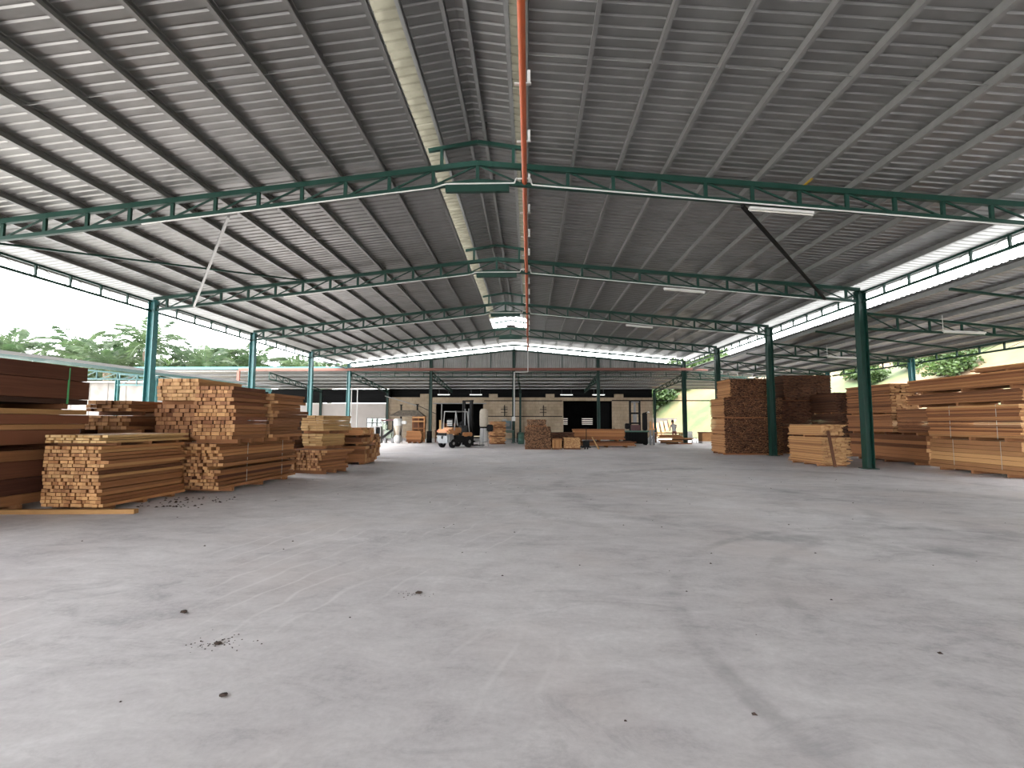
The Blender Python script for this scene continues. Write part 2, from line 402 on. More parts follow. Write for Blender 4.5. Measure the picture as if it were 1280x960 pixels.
# ------------------------------------------------------------------ ground and floor
fl = mesh_obj('floor', frompy('floor', boxv(-15.2, 19.6, -34, 47.2, -0.2, 0), BOXF, M['concrete']))
tag(fl, 'worn grey concrete yard floor with tyre marks and scratches', 'floor', kind='structure')
def terrain():
    v = []; f = []
    nx, ny = 62, 50
    for j in range(ny + 1):
        for i in range(nx + 1):
            x = 9.0 + 76 * (i / nx) ** 1.2; y = -30 + 150 * j / ny
            d = x - 20.5 + 0.5 * max(0, y - 46)
            h = 0.68 * max(0, d); h = 11.0 * (1 - math.exp(-h / 11.0)) * 1.25
            n_ = mnoise.noise(Vector((x * 0.13, y * 0.13, 0))) * 1.1 + mnoise.noise(Vector((x * 0.5, y * 0.5, 3))) * 0.35
            z = -0.12 + h + n_ * min(1, max(0, h) / 2.5)
            v.append((x, y, z))
    for j in range(ny):
        for i in range(nx):
            a = j * (nx + 1) + i; f.append((a, a + 1, a + nx + 2, a + nx + 1))
    return frompy('hillside', v, f, M['hill'], smooth=True)
hs = mesh_obj('hillside', terrain()); tag(hs, 'tan earth embankment with green patches rising beyond the right lean-to', 'hillside', kind='structure')
for nm, bx, m_, lab in (('ground', (-140, -15.2, -60, 46.8), 'earth', 'gravel ground left of the concrete yard, made pale to bounce daylight'), ('ground', (-140, -15.2, 46.8, 160), 'soil', 'dark soil below the oil palms'), ('ground', (-15.2, 19.2, 47.2, 160), 'soil', 'dark soil behind the store room'),
                        ('ground', (-15.2, 19.2, -90, -34), 'earth', 'gravel ground behind the camera, made pale to bounce daylight'), ('ground', (19.2 - .2, 60, -90, -29), 'soil', 'dark soil beside the front yard')):
    o = mesh_obj(nm, frompy(nm, boxv(*bx, -0.5, -0.06), BOXF, M[m_])); tag(o, lab, 'ground', kind='structure')
o = mesh_obj('wall_sky_dimmer', frompy('wall_sky_dimmer', boxv(-13, 11.5, 59, 59.2, -.06, 3.0), BOXF, M['panelwall'])); tag(o, 'pale wall added behind the store room louvres to dim the sky', 'wall', kind='structure')  # added wall, cuts the sky brightness behind the louvre slats

# ------------------------------------------------------------------ roof: ribbed sheets and purlins
RIB = 0.21
def sheet_mesh(name, L, nrib=5, mat='roof', rib=RIB, dep=0.026):
    """ribs run along local X (length L), pitch along local Y; open side of the ribs faces down"""
    pr = []
    for k in range(nrib):
        y = k * rib
        pr += [(y, 0), (y + rib * .66, 0), (y + rib * .76, dep), (y + rib * .90, dep), (y + rib, 0)]
    q = [pr[0]]
    for p in pr[1:]:
        if p != q[-1]: q.append(p)
    t = 0.004; n = len(q)
    v = [(0, y, z) for y, z in q] + [(L, y, z) for y, z in q] + [(0, y, z + t) for y, z in q] + [(L, y, z + t) for y, z in q]
    f = []; mi = []
    for i in range(n - 1):
        f += [(i, n + i, n + i + 1, i + 1), (2 * n + i, 2 * n + i + 1, 3 * n + i + 1, 3 * n + i),
              (i, i + 1, 2 * n + i + 1, 2 * n + i), (n + i, 3 * n + i, 3 * n + i + 1, n + i + 1)]
        mi += [0, 1, 0, 0]
    return frompy(name, v, f, [M[mat], M['rooftop' if mat == 'roof' else mat]], mi)
SHW = RIB * 5
def slope_sheets(parent, me, x0, z0, ang, y0, y1, name='roof_sheet'):
    n = int(round((y1 - y0) / SHW))
    for k in range(n):
        o = mesh_obj(name, me, parent); o.location = (x0, y0 + k * SHW, z0 + random.uniform(-0.002, 0.002)); o.rotation_euler = (0, ang, 0)
CPROF = [(0, 0), (0.065, 0), (0.065, 0.02), (0.061, 0.02), (0.061, 0.004), (0.004, 0.004), (0.004, 0.146), (0.061, 0.146), (0.061, 0.13), (0.065, 0.13), (0.065, 0.15), (0, 0.15)]
def purlin(parent, x, z, y0, y1, name='purlin', ang=0):
    key = 'purlin_%.2f' % (y1 - y0)
    me = bpy.data.meshes.get(key) or prism(key, CPROF, y1 - y0, M['purlin'])
    o = mesh_obj(name, me, parent); o.location = (x, y0, z); o.rotation_euler = (0, ang, 0)
    return o
YB = 37.4
ceil_l = thing('ceiling_left', 'left slope of the grey ribbed metal roof with dark steel purlins', 'roof', (0, 0, 0), kind='structure')
ceil_r = thing('ceiling_right', 'right slope of the grey ribbed metal roof with pale steel purlins', 'roof', (0, 0, 0), kind='structure')
OPL, OPR = -2.30, -0.10                        # ridge opening
ZP = 0.06                                      # chord centre to purlin foot
ZS = ZP + 0.152                                # chord centre to sheet underside
aL = -math.atan(SL); aR = -math.atan(SR)
EL, ER = -14.75, 12.35                         # sheet ends beyond the columns
lL = (OPL - EL) / math.cos(aL); lR = (ER - OPR) / math.cos(aR)
slope_sheets(ceil_l, sheet_mesh('roof_sheet_left', lL), EL, chord(EL) + ZS, aL, YF, YB)
slope_sheets(ceil_r, sheet_mesh('roof_sheet_right', lR), OPR, chord(OPR) + ZS, -aR if False else math.atan(-SR), YF, YB)
# behind the ventilator the ridge is closed
YM = 30.5
slope_sheets(ceil_l, sheet_mesh('ridge_sheet_left', (XC - OPL) / math.cos(aL)), OPL, chord(OPL) + ZS + 0.006, aL, YM + .35, YB + .2, 'ridge_sheet')
slope_sheets(ceil_r, sheet_mesh('ridge_sheet_right', (OPR - XC) / math.cos(aR)), XC, chord(XC) + ZS + 0.006, math.atan(-SR), YM + .35, YB + .2, 'ridge_sheet')
PXL = [-2.36 - 1.02 * k for k in range(12)]; PXR = [-0.09 + 1.03 * k for k in range(12)]
for x in PXL: purlin(ceil_l, x, chord(x) + ZP, YF, YB, ang=aL)
for x in PXR: purlin(ceil_r, x, chord(x) + ZP, YF, YB, ang=math.atan(-SR))
# sag rods at mid bay
for k in range(-1, 4):
    y = Y0 + BAY * (k + .5)
    rod('sag_rod', (PXL[-1], y, chord(PXL[-1]) + .12), (PXL[0], y, chord(PXL[0]) + .12), 0.016, 'purlin', ceil_l, 6)
    rod('sag_rod', (PXR[0], y, chord(PXR[0]) + .12), (PXR[-1], y, chord(PXR[-1]) + .12), 0.016, 'purlin', ceil_r, 6)
bar('edge_marker', (PXR[6] + .03, T[0] - .35, chord(PXR[6]) + ZP - .004), (PXR[6] + .03, T[0] - .05, chord(PXR[6]) + ZP - .004), .066, .006, 'tag', ceil_r)
# raised ridge ventilator
vent = thing('ridge_ventilator', 'raised ribbed ventilator roof along the ridge lit cream at its edges', 'roof ventilator', (0, 0, 0), kind='structure')
VA = 8.13; VS = 0.165
def vz(x): return VA - VS * abs(x - XC)
VEL, VER = -2.06, -0.32
VOL, VOR = -2.75, 0.37
av = math.atan(VS)
slope_sheets(vent, sheet_mesh('vent_sheet_left', (XC - VEL) / math.cos(av)), VEL, vz(VEL) + .06, -av, YF, YM, 'roof_sheet')
slope_sheets(vent, sheet_mesh('vent_sheet_right', (VER - XC) / math.cos(av)), XC, vz(XC) + .06, av, YF, YM, 'roof_sheet')
slope_sheets(vent, sheet_mesh('vent_edge_left', (VEL - VOL) / math.cos(av), mat='skylight'), VOL, vz(VOL) + .06, -av, YF, YM, 'skylight_sheet')
slope_sheets(vent, sheet_mesh('vent_edge_right', (VOR - VER) / math.cos(av), mat='skylight'), VER, vz(VER) + .06, av, YF, YM, 'skylight_sheet')
for x in (-2.05, -1.40, -1.04, -0.40): purlin(vent, x, vz(x) - .09, YF, YM)
me = prism('ridge_cap', [(-.3, -.05), (0, 0), (.3, -.05), (.3, -.045), (0, .006), (-.3, -.045)], YM - YF, M['roof'])
o = mesh_obj('ridge_cap', me, vent); o.location = (XC, YF, vz(XC) + .105)
me = prism('ridge_cap_rear', [(-.3, -.035), (0, 0), (.3, -.035), (.3, -.03), (0, .006), (-.3, -.03)], YB - YM, M['roof'])
o = mesh_obj('ridge_cap', me, ceil_l); o.location = (XC, YM, HC + ZS + .05)

# ------------------------------------------------------------------ trusses
def half_points(side):
    xs = []
    x = XC
    for k in range(14):
        xs.append(x); x += (1.03 if side > 0 else -1.02)
        if (side > 0 and x > XR - .35) or (side < 0 and x < XL + .35): break
    return xs
def truss(i):
    y = T[i]
    t = thing('roof_truss', '%s green lattice roof truss spanning the hall counting from the camera' % ORD[i], 'roof truss', (0, y, 0), group='roof trusses')
    D = 0.42
    for s, xe in ((-1, XL), (1, XR)):
        bar('top_chord', (XC, 0, HC), (xe, 0, chord(xe)), 0.10, 0.12, 'green', t)
        bar('bottom_chord', (XC, 0, HC - D), (xe, 0, chord(xe) - D), 0.09, 0.09, 'green', t)
        xs = half_points(s)
        pts = xs + [xe]
        for k, x in enumerate(xs):
            if k or s > 0: bar('web_post', (x, 0, chord(x) - D), (x, 0, chord(x)), 0.075, 0.06, 'green', t)
            x2 = pts[k + 1]
            bar('web_diagonal', (x2, 0.012, chord(x2) - D + .02), (x, 0.012, chord(x) - .03), 0.035, 0.035, 'green', t)
    if i < 4:
        # ventilator frame standing on the truss
        for s, x in ((-1, -2.02), (1, -0.37)):
            bar('vent_post', (x, 0, chord(x)), (x, 0, vz(x) - .13), 0.07, 0.07, 'green', t)
            bar('vent_rafter', (XC, 0, VA - .14), (XC + s * 1.14, 0, VA - .14 - VS * 1.14), 0.08, 0.08, 'green', t)
        if i < 4: box('ridge_plate', XC - .73, XC + .73, -.05, .05, HC - .68, HC - .50, 'green', t)
    return t
for i in range(5): truss(i)
# white conduit below the first trusses
for i in range(3):
    y = T[i]
    t = thing('electrical_conduit', 'thin white conduit clipped below the %s green roof truss' % ORD[i], 'conduit', (0, y - .06, 0), group='conduits below trusses')
    z = lambda x: chord(x) - .50
    pts = [(-9.0, z(-9.0)), (-2.2, z(-2.2)), (-1.9, HC - .47 - .03), (-.34, HC - .47 - .03), (-.30, HC - .40), (.02, HC - .40), (.06, HC - .50 - .05), (XR - .2, z(XR - .2))]
    pts[1] = (-2.2, z(-2.2) + .02); 
    for (xa, za), (xb, zb) in zip(pts, pts[1:]): rod('pipe', (xa, 0, za), (xb, 0, zb), 0.036, 'white', t, 8)
# fluorescent fixtures on the trusses
def batten(name, label, p0, p1, lit, group, hang=0.06):
    p0, p1 = Vector(p0), Vector(p1)
    t = thing(name, label, 'tube light', tuple(p0), group=group)
    d = p1 - p0
    bar('housing', (0, 0, 0), d, 0.09, 0.05, 'white', t)
    rod('tube', d * .02 + Vector((0, 0, -.045)), d * .98 + Vector((0, 0, -.045)), 0.034, 'tube' if lit else 'tubeoff', t)
    for q in (.02, .98): bar('tube_holder', d * q + Vector((0, 0, -.02)), d * q + Vector((0, 0, -.065)), .03, .03, 'white', t)
    return t
for i, (a, b_) in enumerate([(4.9, 6.3), (4.8, 6.25), (4.75, 6.05)]):
    batten('tube_light', 'unlit white tube light fixed under the right half of the %s roof truss' % ORD[i],
           (a, T[i] - .02, chord(a) - .56), (b_, T[i] - .02, chord(b_) - .56), False, 'tube lights under the trusses')
# orange-red pipe along the ridge on white brackets
t = thing('ridge_pipe', 'orange red pipe running along the ridge on white brackets', 'pipe', (-.11, 0, 0))
rod('pipe', (0, YF, 6.99), (0, 36.4, 6.99), 0.11, 'redpipe', t, 14)
y = 5.9
while y < 36:
    bar('bracket', (-.14, y, 7.065), (.14, y, 7.065), .05, .02, 'white', t)
    bar('bracket', (.10, y, 7.065), (.10, y, 7.30), .05, .02, 'white', t)
    y += BAY / 4
# ---- bracing
for nm, lab, p0, p1, w, m_ in [
    ('brace_tube', 'pale steel brace running from nearest truss down to second truss on the left', (-6.99, T[0], 6.30), (-12.4, T[1], 5.80), .06, 'purlin'),
    ('brace_tube', 'dark steel brace running from nearest truss to second truss on the right', (4.76, T[0], 6.40), (10.46, T[1], 5.90), .07, 'blacksteel'),
    ('brace_tube', 'long dark green roof brace crossing the left bay behind the nearest truss', (-12.9, T[0], 5.76), (-8.2, T[1], 6.72), .05, 'green'),
]:
    p0, p1 = Vector(p0), Vector(p1)
    o = bar(nm, p0, p1, w, w, m_); tag(o, lab, 'brace')

# ------------------------------------------------------------------ columns and eave girders
def ibeam(name, H, w=0.24, d=0.24, tf=0.018, tw=0.012, mat='teal'):
    key = '%s_%.2f_%.2f_%s' % (name, H, w, mat)
    me = bpy.data.meshes.get(key)
    if me: return me
    a, b_ = w / 2, d / 2
    pr = [(-a, -b_), (a, -b_), (a, -b_ + tf), (tw / 2, -b_ + tf), (tw / 2, b_ - tf), (a, b_ - tf), (a, b_), (-a, b_), (-a, b_ - tf), (-tw / 2, b_ - tf), (-tw / 2, -b_ + tf), (-a, -b_ + tf)]
    n = len(pr)
    v = [(y, x, 0) for x, y in pr] + [(y, x, H) for x, y in pr]
    f = [(i, (i + 1) % n, n + (i + 1) % n, n + i) for i in range(n)] + [list(range(n, 2 * n))]
    return frompy(key, v, f, M[mat])
def column(x, y, H, label, w=0.24, group='main steel columns', mat='teal'):
    t = thing('steel_column', label, 'column', (x, y, 0), group=group)
    mesh_obj('shaft', ibeam('shaft', H, w, w, mat=mat), t)
    box('base_plate', -w * .8, w * .8, -w * .8, w * .8, 0.0, 0.025, mat, t)
    box('cap_plate', -w * .6, w * .6, -w * .6, w * .6, H, H + .02, mat, t)
    return t
for i in range(5):
    column(XL, T[i], HL - .08, '%s teal steel column in the left row counting from the camera' % ORD[i])
    column(XR, T[i], HR - .08, '%s steel column in the right row coloured dark green for backlit shade counting from the camera' % ORD[i], 0.27, mat='green')  # right row takes the darker green: its backlit shade is in the colour
def girder(name, label, x, y0, y1, zt, zb, group, mat='green', n=6, w=.06):
    t = thing(name, label, 'girder', (x, y0, 0), group=group)
    L = y1 - y0
    bar('top_chord', (0, 0, zt), (0, L, zt), w, w, mat, t); bar('bottom_chord', (0, 0, zb), (0, L, zb), w * 1.15, w * 1.15, mat, t)
    for k in range(n + 1):
        if 0 < k < n: bar('web_post', (0, L * k / n, zb), (0, L * k / n, zt), w, w * .8, mat, t)
        if k < n: rod('web_diagonal', (0, L * k / n, zt), (0, L * (k + 1) / n, zb), .016, mat, t, 6)
    return t
for i in range(4):
    girder('eave_girder', 'eave lattice girder in bay %s of the left column row' % ['nearest', 'second', 'third', 'farthest'][i], XL, T[i] + .13, T[i + 1] - (.5 if i == 3 else .13), 5.95, 5.60, 'left eave girders')
    girder('eave_girder', 'eave lattice girder in bay %s of the right column row' % ['nearest', 'second', 'third', 'farthest'][i], XR, T[i] + .14, T[i + 1] - (.5 if i == 3 else .14), 6.12, 5.80, 'right eave girders')
for sx, x, z, lab in ((-1, EL - .04, chord(EL) + ZS - .06, 'left'), (1, ER + .04, chord(ER) + ZS - .06, 'right')):
    me = prism('gutter_' + lab, [(-.09, 0), (.09, 0), (.09, .12), (.08, .12), (.08, .01), (-.08, .01), (-.08, .12), (-.09, .12)], YB - YF, M['purlin'])
    o = mesh_obj('eave_gutter', me, ceil_l if sx < 0 else ceil_r); o.location = (x, YF, z - .04)

# ------------------------------------------------------------------ gable wall over the far end
gab = thing('wall_gable', 'ribbed grey metal gable cladding above the rust red gutter', 'wall', (0, T[4] + .12, 0), kind='structure')
def clad_sheet(x0, x1, zb, n=6):
    v = []; f = []
    w = (x1 - x0) / n
    pts = []
    for k in range(n):
        x = x0 + k * w
        pts += [(x, 0), (x + w * .55, 0), (x + w * .7, -.03), (x + w * .85, -.03)]
    pts.append((x1, 0))
    for x, y in pts:
        zt = max(zb + .04, chord(x) - .31)
        v += [(x, y, zb), (x, y, zt)]
    for i in range(len(pts) - 1): f.append((2 * i, 2 * i + 2, 2 * i + 3, 2 * i + 1))
    return frompy('cladding_sheet', v, f, M['clad'])
nsh = 28; wsh = (XR - XL) / nsh
for k in range(nsh): mesh_obj('cladding_sheet', clad_sheet(XL + k * wsh, XL + (k + 1) * wsh + .01, 5.66), gab)
for k in range(1, 14): bar('stud', (XL + k * wsh * 2, -.06, 5.66), (XL + k * wsh * 2, -.06, chord(XL + k * wsh * 2) - .1), .05, .05, 'green', gab)
for x, lab in ((-7.56, 'left of the ridge'), (XC, 'below the ridge'), (5.22, 'right of the ridge')):
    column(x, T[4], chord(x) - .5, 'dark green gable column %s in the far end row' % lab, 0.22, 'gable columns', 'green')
# conduit pipe down the middle gable column with switch box
t = thing('electrical_conduit', 'white conduit dropping down the middle gable column to a switch box', 'conduit', (0, T[4] - .38, 0))
rod('pipe', (-.11, 0, 7.0), (-.11, 0, 5.35), .06, 'white', t, 8); rod('pipe', (-.11, 0, 5.35), (XC + .05, 0, 5.33), .06, 'white', t, 8)
rod('pipe', (XC + .05, 0, 5.33), (XC + .05, 0, 1.95), .075, 'white', t, 8)
bevbox('switch_box', XC - .12, XC + .14, -.08, .06, 1.65, 1.97, 'white', t, .02)
# rust red gutter, lattice beam below it
o = box('rust_red_gutter', -22.5, 18.4, T[4] - .30, T[4] - .16, 5.46, 5.66, 'redgutter'); tag(o, 'rust red gutter crossing the hall below the gable cladding', 'gutter')
o = box('downspout', -22.62, -22.42, T[4] - .3, T[4] - .16, 4.3, 5.455, 'redgutter'); tag(o, 'rust red downspout at the left end of the long gutter', 'downspout')
for a, b_, lab in ((-13.8, -1.4, 'left half'), (-1.0, 11.5, 'right half'), (11.8, 18.2, 'right side bay')):
    t = thing('lattice_beam', 'lattice beam below the red gutter in the %s' % lab, 'girder', (a, T[4] + .16, 0), group='lattice beams below the gutter')
    L = b_ - a; n = max(4, int(L / 1.05))
    bar('top_chord', (0, 0, 5.38), (L, 0, 5.38), .06, .06, 'green', t); bar('bottom_chord', (0, 0, 5.04), (L, 0, 5.04), .05, .05, 'green', t)
    for k in range(n + 1):
        bar('web_post', (L * k / n, 0, 5.04), (L * k / n, 0, 5.38), .05, .04, 'green', t)
        if k < n: rod('web_diagonal', (L * k / n, 0, 5.38), (L * (k + 1) / n, 0, 5.04), .016, 'green', t, 6)
o = box('edge_beam', -31.2, -14.0, T[4] + .0, T[4] + .12, 5.62, 5.80, 'teal'); tag(o, 'pale teal edge beam of the rear lean-to above the left gutter', 'beam')

# ------------------------------------------------------------------ rear lean-to
YW = 47.0
def zrear(y): return 5.60 - 0.075 * (y - T[4])
rear = thing('ceiling_rear', 'ribbed metal roof of the rear lean-to over the workshop machines', 'roof', (0, 0, 0), kind='structure')
are = math.atan(0.075)
mer = sheet_mesh('rear_sheet', 10.5)
nrs = int((18.9 + 31.2) / SHW)
for k in range(nrs):
    o = mesh_obj('roof_sheet', mer, rear); o.location = (-31.2 + (k + 1) * SHW, T[4] + .1, zrear(T[4] + .1) + .02)
    o.rotation_euler = Matrix(((0, -1, 0), (1, 0, 0), (0, 0, 1))).to_euler(); 
    o.rotation_mode = 'QUATERNION'; o.rotation_quaternion = Quaternion((1, 0, 0), -are) @ Quaternion((0, 0, 1), PI / 2)
for k in range(6):
    y = T[4] + .5 + k * 1.9
    me = bpy.data.meshes.get('rear_purlin') or prism('rear_purlin', CPROF, 50.0, M['purlin'])
    o = mesh_obj('purlin', me, rear); o.location = (-31.2, y, zrear(y) - .09); o.rotation_euler = (0, 0, -PI / 2); o.scale = (.8, 1, .66)
REARX = [-20.3, -13.75, -7.5, -0.87, 5.3, 11.89, 18.2]
RL = ['far left bay', 'left corner', 'left middle', 'centre', 'right middle', 'right corner', 'far right bay']
for x, lab in zip(REARX, RL):
    t = thing('lean_to_truss', 'small rear lean-to truss sloping back from the gable at the %s' % lab, 'roof truss', (x, T[4] + .15, 0), group='rear lean-to trusses')
    L = YW - T[4] - .3
    z0, z1 = zrear(T[4]) - .24, zrear(YW) - .2
    bar('top_chord', (0, 0, z0), (0, L, z1), .08, .08, 'green', t); bar('bottom_chord', (0, 0, z0 - .5), (0, L, z1 - .25), .08, .08, 'green', t)
    for k in range(10):
        a = k / 9; b_ = min(1, (k + 1) / 9)
        bar('web_post', (0, L * a, z0 + (z1 - z0) * a - .5 + .25 * a), (0, L * a, z0 + (z1 - z0) * a), .05, .05, 'green', t)
        if k < 9: bar('web_diagonal', (0, L * a, z0 + (z1 - z0) * a), (0, L * b_, z0 + (z1 - z0) * b_ - .5 + .25 * b_), .035, .035, 'green', t)
for x, lab in ((-13.75, 'left corner of the block wall'), (-0.87, 'centre of the block wall'), (11.89, 'right end of the block wall'), (18.2, 'far right rear corner'), (-20.3, 'far left rear wall')):
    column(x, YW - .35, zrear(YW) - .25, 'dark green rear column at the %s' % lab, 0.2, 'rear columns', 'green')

# ---- back wall with openings
wall = thing('wall_back', 'stained cream block wall with two dark doorways at the back', 'wall', (0, YW, 0), kind='structure')
def wseg(x0, x1, z0, z1, mat='blocks', name='wall_panel', y0=0, y1=.2): return box(name, x0, x1, y0, y1, z0, z1, mat, wall)
def wbig(x0, x1, z0, z1, mat='blocks', name='wall_panel'):
    return mesh_obj(name, frompy(name, boxv(x0, x1, 0, .2, z0, z1), BOXF, M[mat]), wall)
DL = (-9.07, -4.47, 3.39); DR = (3.26, 7.93, 3.63)
wbig(-13.75, DL[0], 0, 3.95); wbig(DL[0], DL[1], DL[2], 3.95); wbig(DL[1], DR[0], 0, 3.95); wbig(DR[0], DR[1], DR[2], 3.95); wbig(DR[1], 11.8, 0, 3.95)
for x in (-10.2, -3.5, 2.0, 8.6): mesh_obj('pier_head', frompy('pier_head', boxv(x - .42, x + .42, -.06, .26, 3.95, 4.28), BOXF, M['blocks']), wall)
for z in (3.62, 2.12): bar('rail', (DL[1] + .1, -.05, z), (DR[0] - .1, -.05, z), .08, .08, 'dark', wall)
bar('rail', (DR[1], -.06, 3.66), (18.2, -.06, 3.66), .09, .09, 'dark', wall)
bar('door_lintel', (DL[0] - .3, -.04, 3.36), (DL[1] + .3, -.04, 3.36), .08, .08, 'midgrey', wall)
# pale left part with windows
W1, W2 = (-15.85, -13.9), (-19.6, -17.9)
def wp(x0, x1, z0, z1): return wbig(x0, x1, z0, z1, 'panelwall')
wp(-27.0, -23.6, 0, 3.37); wp(-23.6, W2[0], 0, 3.37); wp(W2[0], W2[1], 1.9, 3.37); wp(W2[0], W2[1], 0, .75); wp(W2[1], W1[0], 0, 3.37)
wp(W1[0], W1[1], 1.92, 3.37); wp(W1[0], W1[1], 0, .73); wp(W1[1], -13.75, 0, 3.37)
for k, (a, b_) in enumerate((W1, W2)):
    t = thing('window_%d' % (k + 1), ['dark framed glass window beside the left rear corner column', 'dark framed glass window in the pale wall behind teal column'][k], 'window', (a, YW + .05, .74), kind='structure')
    w, h = b_ - a, 1.17
    for x in (0, w * .5, w): bar('frame_post', (x, 0, 0), (x, 0, h), .06, .05, 'frame', t)
    for z in (0, h * .6, h): bar('frame_rail', (0, 0, z), (w, 0, z), .05, .06, 'frame', t)
    for x in (0, w * .5):
        for z, hh in ((0, h * .6), (h * .6, h * .4)): box('pane', x + .03, x + w * .5 - .03, 0, .012, z + .03, z + hh - .03, 'glass', t)
o = bar('service_pipe', (-24.0, YW - .045, 3.32), (-13.9, YW - .045, 3.32), .09, .09, 'white', wall); o.location.y -= YW
for x in (-16.3, -15.75):
    o = rod('service_pipe', (x, YW - 3, 0), (x, YW - 3, 4.7), .09, 'white'); tag(o, 'thin white pipe standing upright %s the rear window' % ('left of' if x < -16 else 'close beside'), 'pipe')

# dark store room behind the wall
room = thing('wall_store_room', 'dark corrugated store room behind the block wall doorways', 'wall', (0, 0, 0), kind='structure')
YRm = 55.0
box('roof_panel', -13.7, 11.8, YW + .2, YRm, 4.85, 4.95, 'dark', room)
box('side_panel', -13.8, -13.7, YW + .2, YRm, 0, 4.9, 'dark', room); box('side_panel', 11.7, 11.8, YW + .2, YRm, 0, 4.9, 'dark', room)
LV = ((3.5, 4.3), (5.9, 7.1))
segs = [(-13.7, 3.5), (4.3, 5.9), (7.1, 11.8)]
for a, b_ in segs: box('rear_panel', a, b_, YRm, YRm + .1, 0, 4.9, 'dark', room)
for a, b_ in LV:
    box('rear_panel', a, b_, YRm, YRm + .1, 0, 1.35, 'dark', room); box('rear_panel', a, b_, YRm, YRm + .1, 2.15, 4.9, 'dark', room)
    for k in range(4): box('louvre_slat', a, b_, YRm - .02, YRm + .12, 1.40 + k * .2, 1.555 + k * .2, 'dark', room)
box('dark_gap_panel', -31.0, -13.8, YW + .2, YW + .3, 3.4, 4.75, 'dark', room); box('dark_gap_panel', -13.8, 11.8, YW + 1.1, YW + 1.2, 4.0, 4.85, 'dark', room)  # dark panels added so the gaps over the walls look unlit
def ribbed_leaf(x0, x1, z1, y):
    n = int((x1 - x0) / .15)
    for k in range(n):
        box('door_rib', x0 + k * .15, x0 + k * .15 + .09, y - .02, y + .02, 0, z1, 'dark', room)
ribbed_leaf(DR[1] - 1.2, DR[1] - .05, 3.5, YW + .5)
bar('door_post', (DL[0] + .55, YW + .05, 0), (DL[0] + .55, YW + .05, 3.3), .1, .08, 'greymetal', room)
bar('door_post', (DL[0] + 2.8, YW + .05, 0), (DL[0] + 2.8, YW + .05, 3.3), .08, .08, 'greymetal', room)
for (a, b_), lab in zip(((-8.85, -7.65), (-5.75, -4.55), (2.95, 4.15), (6.0, 7.2)), ('over the left doorway beside the green column', 'over the left doorway above the forklift mast', 'over the left edge of the right doorway', 'over the middle of the right doorway')):
    batten('tube_light', 'lit white tube light %s' % lab, (a, YW - .4, 4.22), (b_, YW - .4, 4.22), True, 'lit tube lights at the back')
    for q in (.15, 1.05): rod('hanger', (q, 0, 0), (q, 0, .64), .02, 'midgrey', [o_ for o_ in COL.objects if o_.name.startswith('tube_light') and o_.parent is None][-1], 6)

# ------------------------------------------------------------------ right lean-to
SRX0, SRX1 = 12.0, 18.95
def zside(x): return 5.62 - 0.115 * (x - SRX0)
side = thing('ceiling_side', 'lower ribbed lean-to roof over the timber stacks on the right', 'roof', (0, 0, 0), kind='structure')
slope_sheets(side, sheet_mesh('side_sheet', (SRX1 - SRX0) / math.cos(math.atan(.115))), SRX0, zside(SRX0), math.atan(.115), YF, T[4] - 1.0)
for k in range(7): purlin(side, SRX0 + .15 + k * 1.08, zside(SRX0 + .2 + k * 1.08) - .16, YF, T[4] - .5)
for i in range(5):
    t = thing('lean_to_truss', '%s side lean-to truss right of the main column row counting from the camera' % ORD[i], 'roof truss', (0, T[i], 0), group='side lean-to trusses')
    a, b_ = 11.8, 18.3
    za, zb = zside(SRX0) - .22, zside(b_) - .22
    bar('top_chord', (a, 0, za), (b_, 0, zb), .08, .08, 'green', t); bar('bottom_chord', (a, 0, za - .55), (b_, 0, zb - .18), .08, .08, 'green', t)
    for k in range(7):
        q = k / 6; r = min(1, (k + 1) / 6)
        X = lambda s: a + (b_ - a) * s
        Zt = lambda s: za + (zb - za) * s
        Zb = lambda s: za - .55 + (zb - .18 - za + .55) * s
        bar('web_post', (X(q), 0, Zb(q)), (X(q), 0, Zt(q)), .06, .05, 'green', t)
        if k < 6: bar('web_diagonal', (X(q), 0, Zt(q)), (X(r), 0, Zb(r)), .035, .035, 'green', t)
    column(18.3, T[i], zb - .05, '%s outer teal column of the right lean-to counting from the camera' % ORD[i], .2, 'outer lean-to columns')
    if i < 4:
        girder('outer_girder', 'outer eave girder of the right lean-to in bay %s' % ['nearest', 'second', 'third', 'farthest'][i], 18.55, T[i] + .1, T[i + 1] - .1, 4.74, 4.44, 'outer eave girders')
        p0 = (12.05, T[i] + BAY * .52, 5.40); p1 = (18.2, T[i] + BAY * .52 + .5, 4.72)
        bar('roof_brace', p0, p1, .07, .07, 'green', side)
for i in (1, 2):
    t = batten('tube_light', 'unlit white tube light below the %s side lean-to truss' % ORD[i], (14.3, T[i] - .14, 4.74), (15.7, T[i] - .14, 4.68), False, 'tube lights in the lean-to')
    rod('hanger', (0, 0, 0), (0, 0, .55), .02, 'white', t, 6)

